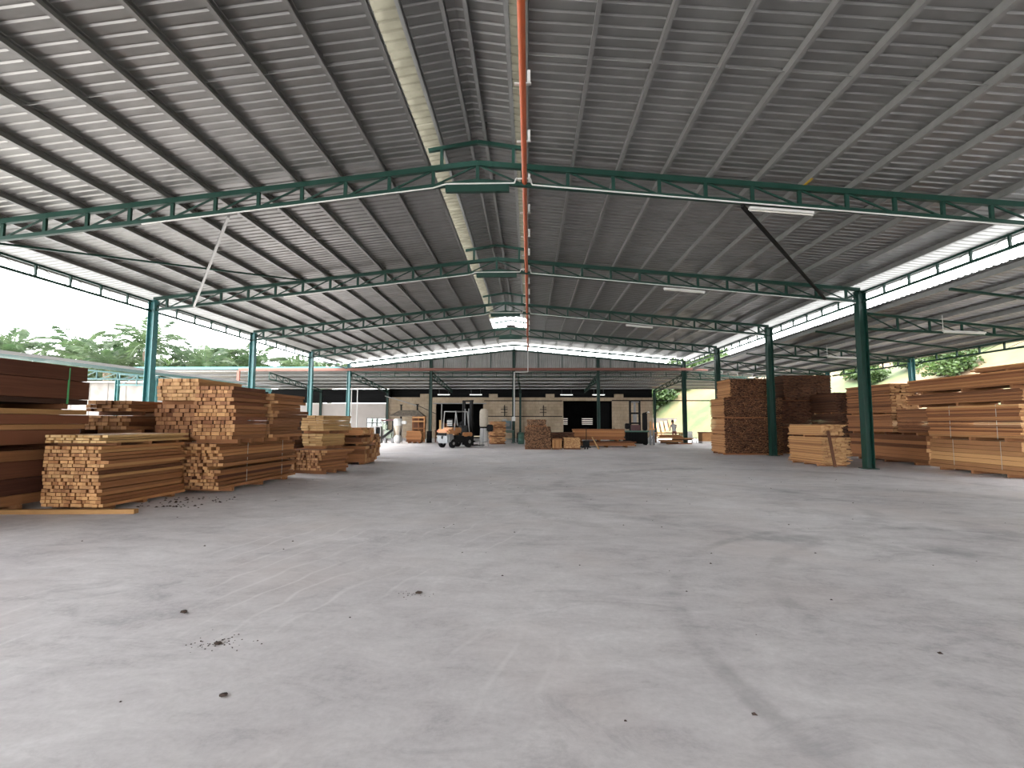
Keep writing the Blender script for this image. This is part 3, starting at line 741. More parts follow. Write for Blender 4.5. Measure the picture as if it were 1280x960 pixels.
# ------------------------------------------------------------------ left neighbouring shed
ls = thing('ceiling_neighbour', 'thin lower shed roof edge beyond the left columns', 'roof', (0, 0, 0), kind='structure')
mel = sheet_mesh('neighbour_sheet', 6.2)
for k in range(24):
    o = mesh_obj('roof_sheet', mel, ls); o.location = (-16.4, 6 + (k + 1) * SHW, 3.66 + .0095 * (k * SHW - 8)); o.rotation_euler = (0, math.radians(-5.2), PI)
rod_y = (6.0, 31.5)
bar('edge_flashing', (-16.4, 6, 3.61), (-16.4, 31.3, 3.84), .05, .10, 'greymetal', ls)
for k in range(6): bar('purlin', (-17.0 - k, 6, 3.60 + .09 * (k + .6)), (-17.0 - k, 31.3, 3.83 + .09 * (k + .6)), .06, .10, 'teal', ls)
for k, y in enumerate((12.0, 16.5, 21.0, 25.5, 30.5)):
    t = thing('shed_truss', 'teal truss under the neighbouring shed roof, %s from the camera' % ORD[k], 'roof truss', (0, y, 0), group='neighbour shed trusses')
    za = 3.45 + .0095 * (y - 14)
    bar('top_chord', (-16.5, 0, za), (-22.4, 0, za + .55), .07, .07, 'teal', t); bar('bottom_chord', (-16.5, 0, za - .12), (-22.4, 0, za - .05), .07, .07, 'teal', t)
    for q in range(7):
        x = -16.5 - q * .95
        bar('web_post', (x, 0, za - .12 + q * .012), (x, 0, za + q * .088), .05, .05, 'teal', t)
        if q < 6: bar('web_diagonal', (x, 0, za + q * .088), (x - .95, 0, za - .12), .035, .035, 'teal', t)
    column(-22.3, y, za + .3, 'teal post of the neighbouring shed, %s from the camera' % ORD[k], .16, 'neighbour shed posts')
    column(-16.6, y, za - .1, 'teal inner post of the neighbouring shed, %s from the camera' % ORD[k], .12, 'neighbour shed inner posts')
t = thing('shed_building', 'plain tan panel building beyond the left stacks', 'building', (-28.0, 34, 0))
bevbox('wall', -3.4, 2.9, -2.6, 2.6, 0, 4.1, 'fence', t, .02); box('roof', -3.6, 3.05, -2.8, 2.8, 4.1, 4.2, 'greymetal', t)
for k in range(5): bar('wall_seam', (-2.6 + k * 1.25, -2.62, 0), (-2.6 + k * 1.25, -2.62, 4.05), .03, .02, 'fence', t)


# ------------------------------------------------------------------ timber packs
def pack(name, label, x, y, z, nx, layers, w, L, kind, rz=0, group='timber packs on the left', jit=0.03, bearers=True, straps=(), jw=0.0, gap=0.008, cat='lumber stack', lean=0.0, bh=0.09, endjit=None, tilt=0.004):
    """boards run along local Y from 0 to L, nx across, one entry of layers per course (its height; negative = gap on stickers)"""
    t = thing(name, label, cat, (x, y, z), rz, group)
    W = nx * w
    h = 0.0
    if bearers:
        for q in (.14, .5, .86): box('bearer', -.02, W + .02, L * q - .045, L * q + .045, 0, bh, 'w_brown', t)
        h = bh
    ej = jit if endjit is None else endjit
    kinds = [kind] if isinstance(kind, str) else list(kind)
    for c, lh in enumerate(layers):
        kk = kinds[c % len(kinds)] if len(kinds) == len(layers) else random.choice(kinds)
        side, end = 'w_' + kk, 'e_' + kk
        if lh < 0:
            for q in (.12, .5, .88): box('sticker', 0, W, L * q - .03, L * q + .03, h, h - lh, 'w_brown', t)
            h -= lh; continue
        xx = random.uniform(-jit, jit) * .9 + lean * h
        for k in range(nx):
            ww = w * random.uniform(1 - jw, 1 + jw)
            y0 = random.uniform(-ej, ej); y1 = L + random.uniform(-ej, ej)
            o = box('board', xx, xx + ww - gap, y0, y1, h + .001, h + lh - gap, side, t, end)
            if k in (0, nx - 1): o.rotation_euler = (0, 0, random.uniform(-tilt, tilt))
            xx += ww
        h += lh
    for q in straps:
        for a in ((-.012, -.008), (W + .008, W + .012)): box('strap', a[0], a[1], L * q - .008, L * q + .008, bh * .5, h + .006, 'strap', t)
        box('strap', -.012, W + .012, L * q - .008, L * q + .008, h + .002, h + .007, 'strap', t)
    return t, h
def many(name, label, x, y, z, W, L, H, kind, bt=0.03, bw=0.12, rz=0, group='timber packs on the right', jit=0.06, bearer=0.09, gaps=(), cat='lumber stack', sj=0.03):
    """thin boards, too small to pick apart: real boards joined into one mesh"""
    t = thing(name, label, cat, (x, y, z), rz, group)
    v = []; f = []; mi = []
    h = bearer
    while h < H - bt * .5:
        if any(a < h < b_ for a, b_ in gaps): h += bt * .5; continue
        th = bt * random.uniform(.75, 1.25)
        xx = random.uniform(-sj, sj)
        while xx < W - bw * .4:
            ww = bw * random.uniform(.6, 1.35); ww = min(ww, W + random.uniform(-sj, sj) - xx)
            if ww < .02: break
            b0 = len(v)
            y0 = random.uniform(-jit, jit); y1 = L + random.uniform(-jit, jit)
            dz = random.uniform(-.004, .004)
            v += boxv(xx, xx + ww - .006, y0, y1, h + dz, h + th - .006 + dz)
            f += [tuple(i + b0 for i in q) for q in BOXF]; mi += [0, 0, 1, 0, 1, 0]
            xx += ww
        h += th
    o = mesh_obj('board_layers', frompy('board_layers', v, f, [M['wi_' + kind], M['ei_' + kind]], mi), t); o['kind'] = 'stuff'
    for q in (.15, .5, .85):
        box('bearer', 0, W, L * q - .05, L * q + .05, 0, bearer, 'w_brown', t)
        for a, b_ in gaps: box('sticker', 0, W, L * q - .04, L * q + .04, a - .015, b_ + .015, 'w_brown', t)
    return t, max(p[2] for p in v)

GL = 'timber packs on the left'
# A: big dark sawn timbers at the left edge, three packs on top of each other
pack('timber_pack', 'bottom pack of large dark red timbers at the left edge of the picture', -10.1, 5.6, 0, 4, [.18, .28, .30, .19], .30, 3.15, ('brown', 'red', 'red', 'brown'), 0, GL, .04, endjit=.1)
pack('timber_pack', 'middle pack of dark red timbers with pale planks at the left edge', -10.1, 5.7, 1.042, 4, [.26, .10, .18, .10], .30, 3.8, ('red', 'tan', 'red', 'yellow'), 0, GL, .04, endjit=.12)
tA, _ = pack('timber_pack', 'top pack of wide dark red slabs at the left edge', -10.1, 5.7, 1.775, 4, [.10, .36, .28], .30, 3.85, ('dark', 'red', 'red'), 0, GL, .03, endjit=.12, bh=.1)
box('strap', 1.19, 1.215, 3.35, 3.37, .1, .8, 'greenstrap', tA)
for k, (z, lay) in enumerate(((0, [.26] * 4), (1.132, [.25] * 3), (1.974, [.18] * 3))):  # filler row added behind to block daylight through the pack gaps
    pack('timber_pack', '%s dark filler pack in the row added behind the large dark red timbers' % ['bottom', 'middle', 'top'][k], -11.6, 6.2, z, 5, lay, .25, 4.2, 'dark', 0, GL, .03)
pack('timber_pack', 'tall dark filler pack added left of the squared timbers behind the front pack', -11.6, 11.1, 0, 5, [.2] * 8, .22, 2.5, 'dark', 0, GL, .03)  # filler pack added to stop bright leaks between the stacks
# B: front pack with bright end grain
pack('timber_pack', 'front pack of square orange brown timbers with bright end grain beside the pale plank', -8.52, 8.32, 0, 13, [.062] * 17, .083, 1.95, ('orange', 'orange', 'tan', 'brown'), -.03, GL, .012, jw=.35, endjit=.022, bh=.06)
pack('timber_pack', 'shallow pack of yellow battens lying on the front orange pack', -8.46, 8.28, 1.116, 11, [.05, .045, .05], .098, 1.95, 'yellow', -.03, GL, .012, jw=.3, endjit=.03, bh=.05)
o = box('ground_plank', -9.3, -6.72, 7.75, 7.87, 0, .07, 'w_yellow'); o.rotation_euler = (0, 0, .08); o.location = (-7.85, 8.02, .035); tag(o, 'long pale plank lying on the floor before the front pack', 'plank')
o.scale = (2.45, .11, .075)
# C: behind
pack('timber_pack', 'upper pack of squared timbers on top of the stack behind the front pack', -10.32, 11.0, 1.684, 8, [.08, .09, .09], .13, 2.8, 'brown', 0, GL, .02, jw=.2, endjit=.05)
pack('timber_pack', 'middle pack of squared timbers under a gap behind the front pack', -10.32, 11.0, 1.212, 8, [.09, .09, .09, .06], .13, 2.8, 'brown', 0, GL, .02, jw=.2, endjit=.05, bh=.14)
pack('timber_pack', 'low pack of dark timbers at the bottom behind the front pack', -10.32, 11.0, 0, 6, [.14] * 8, .175, 2.8, 'red', 0, GL, .02, endjit=.05)
# D: tall double stack
pack('timber_pack', 'long low pack of brown timbers strapped with pale bands in the tall left stack', -8.05, 10.45, 0, 14, [.07] * 14, .098, 3.1, ('brown', 'brown', 'red', 'orange'), -.045, GL, .05, jw=.35, endjit=.09, straps=(.3, .78), lean=.02)
pack('timber_pack', 'block of square timbers with bright ends on top of the long strapped pack', -7.28, 10.35, 1.072, 9, [.083] * 14, .1, 1.25, ('brown', 'orange', 'brown', 'red'), -.03, GL, .025, jw=.3, endjit=.03)
pack('timber_pack', 'second block of brown timbers behind the bright ended block', -7.25, 11.75, 1.072, 9, [.083] * 13, .11, 1.45, 'brown', -.03, GL, .05, jw=.2, endjit=.08)
pack('timber_pack', 'reddish pack of square timbers left of the bright ended block', -9.05, 11.5, 1.072, 9, [.1] * 8, .11, 2.2, 'red', 0, GL, .03, jw=.3, endjit=.04)
pack('timber_pack', 'topmost pack of pale square timbers at the upper left of the tall stack', -9.05, 11.5, 1.964, 9, [.09] * 6, .113, 1.8, 'tan', 0, GL, .02, jw=.3, endjit=.03)
pack('timber_pack', 'dark pack standing on the floor left of the long strapped pack', -9.2, 11.6, 0, 6, [.14] * 7, .175, 2.4, 'red', 0, GL, .03, endjit=.05)
# E: small mixed stack
pack('timber_pack', 'low pack of mixed short blocks on a pallet behind the tall left stack', -7.42, 14.62, 0, 13, [.075] * 8, .105, 1.25, 'brown', -.30, GL, .03, jw=.35, endjit=.05, bh=.11)
pack('timber_pack', 'pale pack of wide boards standing on the mixed block pack', -7.05, 14.95, .712, 3, [.075] * 5, .24, 1.2, 'yellow', -.20, GL, .02, endjit=.04)
pack('timber_pack', 'topmost pale pack of wide boards above the mixed block pack', -7.1, 14.95, 1.179, 3, [.08] * 6, .27, 1.5, 'yellow', -.20, GL, .03, endjit=.06)
pack('timber_pack', 'dark brown tall pack left of the pale topped stack', -8.75, 16.0, 0, 8, [.1] * 5 + [-.08] + [.1] * 3 + [-.08] + [.1] * 7, .12, 1.6, 'dark', 0, GL, .03, jw=.2, endjit=.06)
# F: boards lying across
def across(label, x0, x1, y, z, layers, n, w, kind, group=GL, ej=.05, bh=.08, jw=.1):
    t, h = pack('timber_pack', label, x1, y, z, n, layers, w, x1 - x0, kind, PI / 2, group, .03, endjit=ej, bh=bh, jw=jw)
    return t
across('bottom pack of wide brown boards lying crosswise beside the last left stacks', -7.45, -5.95, 17.7, 0, [.14, .16, .17, .12], 6, .24, 'brown', ej=.08)
across('middle pack of wide brown boards lying crosswise above the bottom crosswise pack', -7.5, -6.1, 17.7, .672, [.06, .16], 6, .22, 'brown')
across('top pack of wide brown boards lying crosswise beside the last left stacks', -7.45, -6.1, 17.7, .974, [.06, .15, .07], 6, .22, 'orange')
across('crosswise brown board pack standing behind the last left stacks', -7.8, -6.6, 20.6, 0, [.12] * 8, 4, .2, 'brown')

GR = 'timber packs on the right'
_, hA = many('lumber_stack', 'tall wide stack of thin boards with dark rough ends behind the right column', 9.5, 24.12, 0, 2.85, 1.8, 2.76, 'rough', .032, .13, group=GR, gaps=((.95, 1.0), (1.78, 1.83)))
many('lumber_stack', 'upper stack of thin boards on top of the wide dark ended stack', 9.9, 24.3, hA + .001, 1.85, 1.7, .95, 'rough', .032, .13, group=GR, bearer=.07)
_, hB = many('lumber_stack', 'dark tall stack of thin boards beside the second right column', 12.5, 25.3, 0, 2.2, 1.9, 2.7, 'dark', .035, .13, group=GR, gaps=((1.3, 1.36),))
many('lumber_stack', 'dark upper stack of thin boards right of the second right column', 13.1, 25.5, hB + .001, 2.4, 1.9, 1.35, 'dark', .035, .13, group=GR, bearer=.06)
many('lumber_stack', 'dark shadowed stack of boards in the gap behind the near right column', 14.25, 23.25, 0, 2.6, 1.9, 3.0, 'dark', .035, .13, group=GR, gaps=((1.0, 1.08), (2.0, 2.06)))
# J: front pack by the near right column, two courses of yellow boards
def jpack(label, z, H, L, W, x=10.5, y=17.95):
    n = int(H / .036)
    return pack('lumber_stack', label, x, y, z, 6, [.036] * n, W / 6, L, 'tan', .03, GR, .05, jw=.3, endjit=.05, bh=.07, straps=())
jpack('lower yellow board pack on the floor beside the near right column', 0, .98, 2.15, 1.0)
jpack('upper yellow board pack under the loose plank beside the near right column', 1.044, .40, 2.1, .85, 10.5)
o = bar('leaning_plank', (10.72, 17.62, .02), (10.66, 17.84, 1.28), .12, .03, 'w_dark'); tag(o, 'grey brown plank leaning upright against the yellow board packs', 'plank')
# K
def rpack(label, x, y, z, L, layers, n, w, kind, **kw):
    t, h = pack('lumber_stack', label, x, y, z, n, layers, w, L, kind, kw.pop('rz', 0), GR, .03, endjit=kw.pop('ej', .05), jw=.12, **kw)
    return t
rpack('lower dark brown pack on the floor between near right column and strapped packs', 14.45, 18.3, 0, 4.3, [.13, .13, .15, .14, .13, .14, .2], 6, .2, 'brown')
rpack('upper brown pack of boards with dark ends between right column and strapped packs', 14.4, 19.9, 1.112, 2.7, [.06] * 12 + [-.05] + [.06] * 13 + [-.03] + [.06] * 6, 6, .2, 'brown', bh=.1)
# L
rpack('bottom strapped pack of yellow brown boards at the right edge', 13.85, 14.25, 0, 3.3, [.12, .13, .15, .13, .14, .13, .15], 6, .2, ('tan', 'orange', 'tan', 'tan', 'yellow'), straps=(.2, .7), rz=-.02)
rpack('middle pack of orange boards tied with pale bands at the right edge', 13.85, 14.25, 1.042, 3.3, [.06, .055, .06, .055] * 3 + [.06] * 5, 6, .2, ('orange', 'orange', 'brown', 'tan'), straps=(.22, .72), bh=.09, rz=-.02)
rpack('upper pack of brown boards above the tied orange pack at the right edge', 13.9, 14.2, 2.124, 4.3, [.05] * 7, 6, .2, 'brown', bh=.1, rz=-.02)
rpack('topmost pack of brown boards at the right edge against the hillside', 13.95, 13.9, 2.576, 4.6, [.055] * 8, 6, .2, 'orange', bh=.1, rz=-.02, ej=.12)
rpack('loose top layer of boards on the topmost right pack', 14.05, 13.6, 3.118, 2.3, [.05] * 3, 5, .2, 'orange', bh=.03, rz=-.02, ej=.15)
rpack('brown board pack behind the tied orange pack on the right', 14.4, 17.72, 1.112, 1.9, [.06] * 15 , 6, .2, 'brown', bh=.09)

# ------------------------------------------------------------------ back of the hall: timber
GB = 'timber at the back of the hall'
_, hC = many('lumber_stack', 'square stack of small sticks seen end on in the middle of the back', -.25, 28.1, 0, 1.5, 1.4, 1.32, 'speck', .045, .05, group=GB, bearer=.06)
many('lumber_stack', 'narrow upper pack of sticks on the middle end grain stack', -.12, 28.1, hC + .001, 1.1, 1.3, .38, 'speck', .045, .05, group=GB, bearer=.05)
def crate(label, x, y, w, h, d, kind):
    t = thing('wooden_crate', label, 'crate', (x, y, 0), 0, 'wooden crates at the back')
    box('base', 0, w, 0, d, .0, .08, 'w_brown', t)
    for k in range(6): box('slat', k * w / 6 + .01, (k + 1) * w / 6 - .015, -.012, .01, .08, h, 'w_' + kind, t)
    for a in (.04, w - .06): box('side_slat', a, a + .02, 0, d, .08, h, 'w_brown', t)
    box('rail', 0, w, -.03, -.012, h - .08, h, 'w_' + kind, t); box('back', 0, w, d - .02, d, .08, h, 'w_brown', t)
    return t
crate('small slatted crate right beside the middle end grain stack', 1.32, 28.2, .55, .62, .6, 'tan')
many('lumber_stack', 'short pack of sticks with end grain beside the pallet truck', 2.0, 28.3, 0, .95, .9, .68, 'tan', .05, .06, group=GB, bearer=.08)
many('lumber_stack', 'dark low boards lying behind the slatted crate', 0.9, 29.7, 0, 1.85, 1.2, .95, 'dark', .05, .2, group=GB)
t = pack('lumber_stack', 'long pack of orange planks lying crosswise at the back of the hall', 6.05, 31.2, .372, 5, [.1, .12, .11, .13, .12, .1], .2, 3.2, 'orange', PI / 2, GB, .05, endjit=.1)[0]
t = pack('lumber_stack', 'low pack of planks on the floor below the long orange planks', 6.6, 31.0, 0, 6, [.09, .1, .09], .2, 3.4, 'brown', PI / 2, GB, .05, endjit=.12)[0]
# pallet truck with upright handle
t = thing('pallet_truck', 'black hand pallet truck with upright handle before the long orange planks', 'pallet truck', (3.3, 28.6, 0))
bevbox('body', -.18, .18, -.12, .12, .12, .5, 'blacksteel', t, .02)
for a in (-.26, .16): bevbox('fork', a, a + .15, .1, 1.1, .08, .14, 'blacksteel', t, .01)
for a in (-.08, .08): rod('wheel', (a - .03, -.05, .09), (a + .03, -.05, .09), .18, 'black', t, 14)
rod('handle_shaft', (0, -.08, .4), (0, -.12, 1.25), .04, 'blacksteel', t, 8); rod('handle_grip', (-.17, -.12, 1.25), (.17, -.12, 1.25), .035, 'black', t, 8)
o = bar('leaning_plank', (4.0, 28.3, .02), (3.63, 28.45, .72), .12, .05, 'w_yellow'); tag(o, 'short pale plank leaning beside the black pallet truck', 'plank')

# ------------------------------------------------------------------ forklift
def forklift(loc, rz, label):
    t = thing('forklift', label, 'forklift', loc, rz)
    # local +Y is forward (forks), rear counterweight towards -Y
    cw = bevbox('counterweight', -.52, .52, -1.15, -.62, .28, .86, 'midgrey', t, .09)
    rc = bevbox('rear_cowl', -.54, .54, -1.18, -.35, .84, 1.12, 'orange', t, .1)
    box('grille', -.34, .34, -1.21, -1.15, .74, .90, 'black', rc)
    for a in (-.42, .30): bevbox('tail_lamp', a, a + .12, -1.19, -1.15, .98, 1.06, 'redpipe', rc, .01)
    box('tow_pin', -.05, .05, -1.19, -1.13, .55, .72, 'black', cw)
    bevbox('hood', -.42, .42, -.75, .12, .9, 1.22, 'orange', t, .06)
    bevbox('chassis', -.50, .50, -.62, .85, .30, .72, 'blacksteel', t, .04)
    bevbox('fender', .32, .56, .2, .95, .66, .92, 'orange', t, .05); bevbox('fender', -.56, -.32, .2, .95, .66, .92, 'orange', t, .05)
    st = bevbox('seat', -.24, .24, -.45, .05, 1.2, 1.32, 'black', t, .04); bevbox('seat_back', -.23, .23, -.52, -.40, 1.3, 1.75, 'black', st, .04)
    bevbox('dashboard', -.42, .42, .62, .78, .7, 1.35, 'blacksteel', t, .03)
    rod('steering_column', (0, .62, 1.2), (0, .42, 1.48), .05, 'black', t, 8)
    sw = lathe('steering_wheel', [(.15, -.015), (.18, 0), (.15, .015), (.13, 0)], 'black', t, 18); sw.location = (0, .41, 1.5); sw.rotation_euler = (.6, 0, 0)
    for a in (-.48, .48):
        rod('guard_post', (a, -.62, 1.05), (a, -.5, 2.2), .06, 'greymetal', t, 8); rod('guard_post', (a, .74, .8), (a, .5, 2.2), .06, 'greymetal', t, 8)
        rod('guard_rail', (a, -.52, 2.2), (a, .52, 2.2), .06, 'greymetal', t, 8)
    for k in range(6): rod('guard_bar', (-.48, -.5 + .2 * k, 2.2), (.48, -.5 + .2 * k, 2.2), .045, 'greymetal', t, 8)
    for s in (-1, 1):
        w = lathe('front_wheel', [(.10, -.13), (.30, -.12), (.345, -.08), (.345, .08), (.30, .12), (.10, .13)], 'black', t, 22); w.location = (s * .47, .62, .345); w.rotation_euler = (0, PI / 2, 0)
        h = rod('hub', (-.0, 0, -.14), (0, 0, .14), .22, 'greymetal', w, 12)
        w = lathe('rear_wheel', [(.08, -.10), (.24, -.09), (.275, -.06), (.275, .06), (.24, .09), (.08, .10)], 'black', t, 22); w.location = (s * .44, -.72, .275); w.rotation_euler = (0, PI / 2, 0)
        rod('hub', (0, 0, -.105), (0, 0, .105), .18, 'greymetal', w, 12)
        bevbox('mast_rail', s * .36 - .05, s * .36 + .05, .98, 1.14, .1, 2.95, 'blacksteel', t, .012)
        bevbox('inner_rail', s * .25 - .04, s * .25 + .04, 1.0, 1.12, .1, 2.85, 'blacksteel', t, .012)
        rod('lift_cylinder', (s * .16, 1.0, .3), (s * .16, 1.0, 2.4), .07, 'midgrey', t, 10)
        bevbox('fork', s * .28 - .06, s * .28 + .06, 1.28, 2.35, .05, .10, 'blacksteel', t, .01); bevbox('fork_shank', s * .28 - .06, s * .28 + .06, 1.22, 1.29, .05, .75, 'blacksteel', t, .01)
        rod('tilt_cylinder', (s * .3, .6, .75), (s * .36, 1.02, .8), .06, 'midgrey', t, 8)
    for z in (.35, 1.5, 2.85): bevbox('mast_crossbar', -.40, .40, 1.12, 1.18, z, z + .1, 'blacksteel', t, .01)
    for z in (.3, .68): box('carriage_bar', -.5, .5, 1.17, 1.23, z, z + .09, 'blacksteel', t)
    for k in range(6): box('load_guard_bar', -.45 + k * .17, -.41 + k * .17, 1.18, 1.21, .75, 1.5, 'blacksteel', t)
    box('load_guard_bar', -.47, .47, 1.18, 1.21, 1.48, 1.53, 'blacksteel', t)
    for k in range(4): box('vent_slat', -.22, .22, -.56, -.53, 1.34 + k * .09, 1.37 + k * .09, 'white', st)
    return t
forklift((-4.55, 30.1, 0), -.62, 'orange and grey forklift parked with its back to the camera')

# dust collector bag right of the forklift
t = thing('dust_collector', 'tall dust collector with cream upper bag and white lower bag beside the forklift', 'dust collector', (-2.95, 31.5, 0))
lathe('lower_bag', [(.17, .25), (.24, .35), (.25, .7), (.23, 1.12), (.2, 1.18)], 'whitecloth', t)
lathe('ring', [(.26, 1.16), (.27, 1.2), (.26, 1.26)], 'blacksteel', t)
lathe('upper_bag', [(.22, 1.24), (.27, 1.35), (.28, 1.8), (.27, 2.25), (.2, 2.38), (.08, 2.42)], 'cloth', t)
for k in range(3): rod('leg', (.24 * math.cos(k * 2.1 + .5), .24 * math.sin(k * 2.1 + .5), 1.18), (.32 * math.cos(k * 2.1 + .5), .32 * math.sin(k * 2.1 + .5), 0), .04, 'midgrey', t, 8)
bevbox('blower', .2, .6, -.2, .25, .95, 1.4, 'blacksteel', t, .05)
# red brown stack right of the collector
pack('lumber_stack', 'red brown stack of boards between dust collector and blue grey machine', -2.65, 34.2, 0, 5, [.09] * 5 + [-.07] + [.09] * 6 + [-.07] + [.08] * 5, .2, 1.3, 'brown', .2, GB, .08, endjit=.12)

# machines at the back
def table(label, x, y, w, d, h, mat, name='work_bench', topmat=None):
    t = thing(name, label, 'workbench', (x, y, 0))
    bevbox('top', 0, w, 0, d, h - .06, h, topmat or mat, t, .012)
    for a in (.03, w - .09):
        for b_ in (.03, d - .09): box('leg', a, a + .06, b_, b_ + .06, 0, h - .06, mat, t)
    box('shelf', .05, w - .05, .05, d - .05, .28, .32, mat, t); bar('apron', (0.03, .03, h - .12), (w - .03, .03, h - .12), .04, .09, mat, t)
    return t
t = table('green legged steel table below the blue grey panel at the back', -2.1, 36.0, .95, .8, .95, 'machgreen')
t = thing('planer_machine', 'blue grey panelled machine standing on the green legged table', 'machine', (-2.1, 36.0, .95))
bevbox('body', .05, .80, .15, .6, .0, .12, 'midgrey', t, .02); pn = bevbox('panel', .0, .78, .2, .5, .12, .72, 'bluegrey', t, .03); bevbox('cap', .1, .45, .2, .5, .72, .84, 'greymetal', pn, .03)
rod('pipe', (.78, .3, .2), (.78, .3, 1.0), .05, 'greymetal', t, 8); bevbox('motor', .3, .65, .0, .2, .3, .55, 'midgrey', t, .04)
table('dark low bench between green table and middle gable column', -1.75 + .75, 37.6, .9, .7, .75, 'blacksteel', topmat='maroon')
def bin_(label, x, y, r, h, mat):
    t = thing('waste_drum', label, 'drum', (x, y, 0))
    lathe('body', [(r, 0), (r, h * .32), (r * 1.05, h * .34), (r, h * .36), (r, h * .66), (r * 1.05, h * .68), (r, h * .7), (r, h)], mat, t, 20)
    lathe('rim', [(r * .9, h), (r * 1.06, h), (r * 1.06, h + .03), (r * .9, h + .03)], mat, t, 20)
    return t
bin_('green drum on the floor right of the middle gable column', -.6, 35.0, .22, .8, 'machgreen')
bin_('dark drum beside the short orange plank pack at the back left', -7.5, 36.4, .2, .85, 'dark')
t = thing('storage_bin', 'green rectangular bin right of the long orange planks', 'bin', (6.05, 34.9, 0))
bevbox('body', -.35, .35, -.25, .25, .05, .95, 'machgreen', t, .03, (1.08, 1.08, 0)); bevbox('rim', -.42, .42, -.31, .31, .93, 1.0, 'machgreen', t, .015)
for a in (-.28, .28): rod('wheel', (a - .03, -.2, .06), (a + .03, -.2, .06), .12, 'black', t, 12)
rod('handle', (-.2, .3, 1.0), (0, .34, 1.18), .03, 'blacksteel', t, 8); rod('handle', (0, .34, 1.18), (.2, .3, 1.0), .03, 'blacksteel', t, 8)

# upright press on a slatted dark base
t = thing('upright_press', 'dark upright press machine with tall frame on a slatted base', 'machine', (7.45, 34.6, 0))
box('base_box', -.78, .78, -.3, .5, .08, .9, 'blacksteel', t)
for k in range(14): box('base_slat', -.78 + k * .113, -.72 + k * .113, -.34, -.3, .08, .86, 'dark', t)
for a in (-.7, .62): box('foot', a, a + .1, -.34, .5, 0, .08, 'black', t)
bevbox('table_top', -.85, .85, -.4, .55, .9, 1.0, 'machgreen', t, .02)
for a in (-.42, .24): bevbox('upright', a, a + .12, -.1, .1, 1.0, 3.05, 'blacksteel', t, .015)
for z in (1.45, 2.15, 2.95): bevbox('crosshead', -.42, .36, -.12, .12, z, z + .12, 'blacksteel', t, .015)
bevbox('maroon_box', -.36, .30, -.2, .2, 1.0, 1.4, 'maroon', t, .03); bevbox('ram', -.14, .08, -.08, .08, 1.5, 2.2, 'midgrey', t, .02)
rod('cylinder', (-.03, 0, 2.2), (-.03, 0, 2.95), .16, 'midgrey', t, 14); bevbox('name_plate', -.30, .24, -.14, -.11, 2.97, 3.03, 'greymetal', t, .004)
bevbox('motor', -.72, -.42, -.2, .2, 1.1, 1.5, 'blacksteel', t, .05)
bevbox('control_column', .50, .82, -.12, .15, 1.0, 2.25, 'blacksteel', t, .05); rod('lamp_arm', (.66, 0, 2.25), (.88, -.1, 2.3), .05, 'blacksteel', t, 8); lathe('lamp_head', [(.03, .06), (.09, 0), (.08, -.03)], 'white', t, 12, (.9, -.1, 2.28))
t = thing('timber_trestle', 'tall wooden trestle post standing right of the dark press', 'trestle', (8.55, 34.4, 0))
for a in (-.12, .12): box('post', a - .05, a + .05, -.05, .05, 0, 1.05, 'midgrey', t)
box('head', -.2, .2, -.08, .08, 1.05, 1.15, 'w_tan', t); box('upright', -.16, -.04, -.05, .05, 1.15, 1.65, 'w_tan', t); bar('brace', (-.12, 0, .2), (.12, 0, .7), .04, .04, 'midgrey', t)

# left group
t = thing('steel_cabinet', 'grey steel cabinet with two dark openings at the back left', 'cabinet', (-11.3, 35.4, 0))
box('back', -.4, .4, .5, .52, .05, 1.2, 'greymetal', t)
for a in (-.42, -.02 + .02, .38): box('upright', a, a + .05, -.02, .52, 0, 1.22, 'greymetal', t)
for z in (.05, .62, 1.18): box('shelf', -.4, .4, 0, .5, z, z + .05, 'greymetal', t)
box('door', -.4, 0.0, -.02, .0, .08, 1.18, 'greymetal', t); box('inner_box', .08, .36, .1, .45, .1, .55, 'dark', t); box('inner_box', .08, .36, .1, .45, .68, 1.1, 'dark', t)
t = thing('belt_sander', 'pale green machine with a dark slanting chute at the back left', 'machine', (-10.2, 35.6, 0))
bevbox('body', -.45, .2, -.2, .3, .35, .95, 'palegreen', t, .1); bar('chute', (-.6, -.25, .35), (.25, -.25, 1.0), .12, .16, 'blacksteel', t)
bar('arm', (-.7, 0, 1.66), (.3, 0, 1.7), .14, .12, 'maroon', t); rod('post', (-.6, 0, .9), (-.6, 0, 1.7), .12, 'palegreen', t, 10); rod('post', (.15, 0, .8), (.15, 0, 1.7), .14, 'blacksteel', t, 10)
for a in (-.4, .1): box('leg', a, a + .1, -.15, .25, 0, .4, 'midgrey', t)
bevbox('wheel_cover', -.5, -.2, -.28, -.1, .95, 1.45, 'palegreen', t, .1)
t = thing('dust_collector', 'white dust collector with tapering sack and drum top at the back left', 'dust collector', (-9.5, 35.0, 0))
lathe('collection_sack', [(.1, .02), (.28, .12), (.3, .35), (.2, .55), (.12, .62)], 'whitecloth', t); lathe('cone', [(.11, .6), (.26, 1.2), (.3, 1.3)], 'cloth', t)
lathe('drum', [(.31, 1.28), (.32, 1.3), (.32, 1.72), (.2, 1.8)], 'white', t); bevbox('inlet', .25, .62, -.12, .12, 1.4, 1.62, 'white', t, .03)
for k in range(4): rod('leg', (.36 * math.cos(k * PI / 2 + .6), .36 * math.sin(k * PI / 2 + .6), 0), (.32 * math.cos(k * PI / 2 + .6), .32 * math.sin(k * PI / 2 + .6), 1.3), .035, 'midgrey', t, 6)
t = thing('timber_rack', 'open wooden rack with dark square holes below the tin hood', 'rack', (-9.1, 37.6, 0))
for a in (0, .45, .9): box('post', a, a + .09, 0, .12, 0, 2.0, 'w_orange', t)
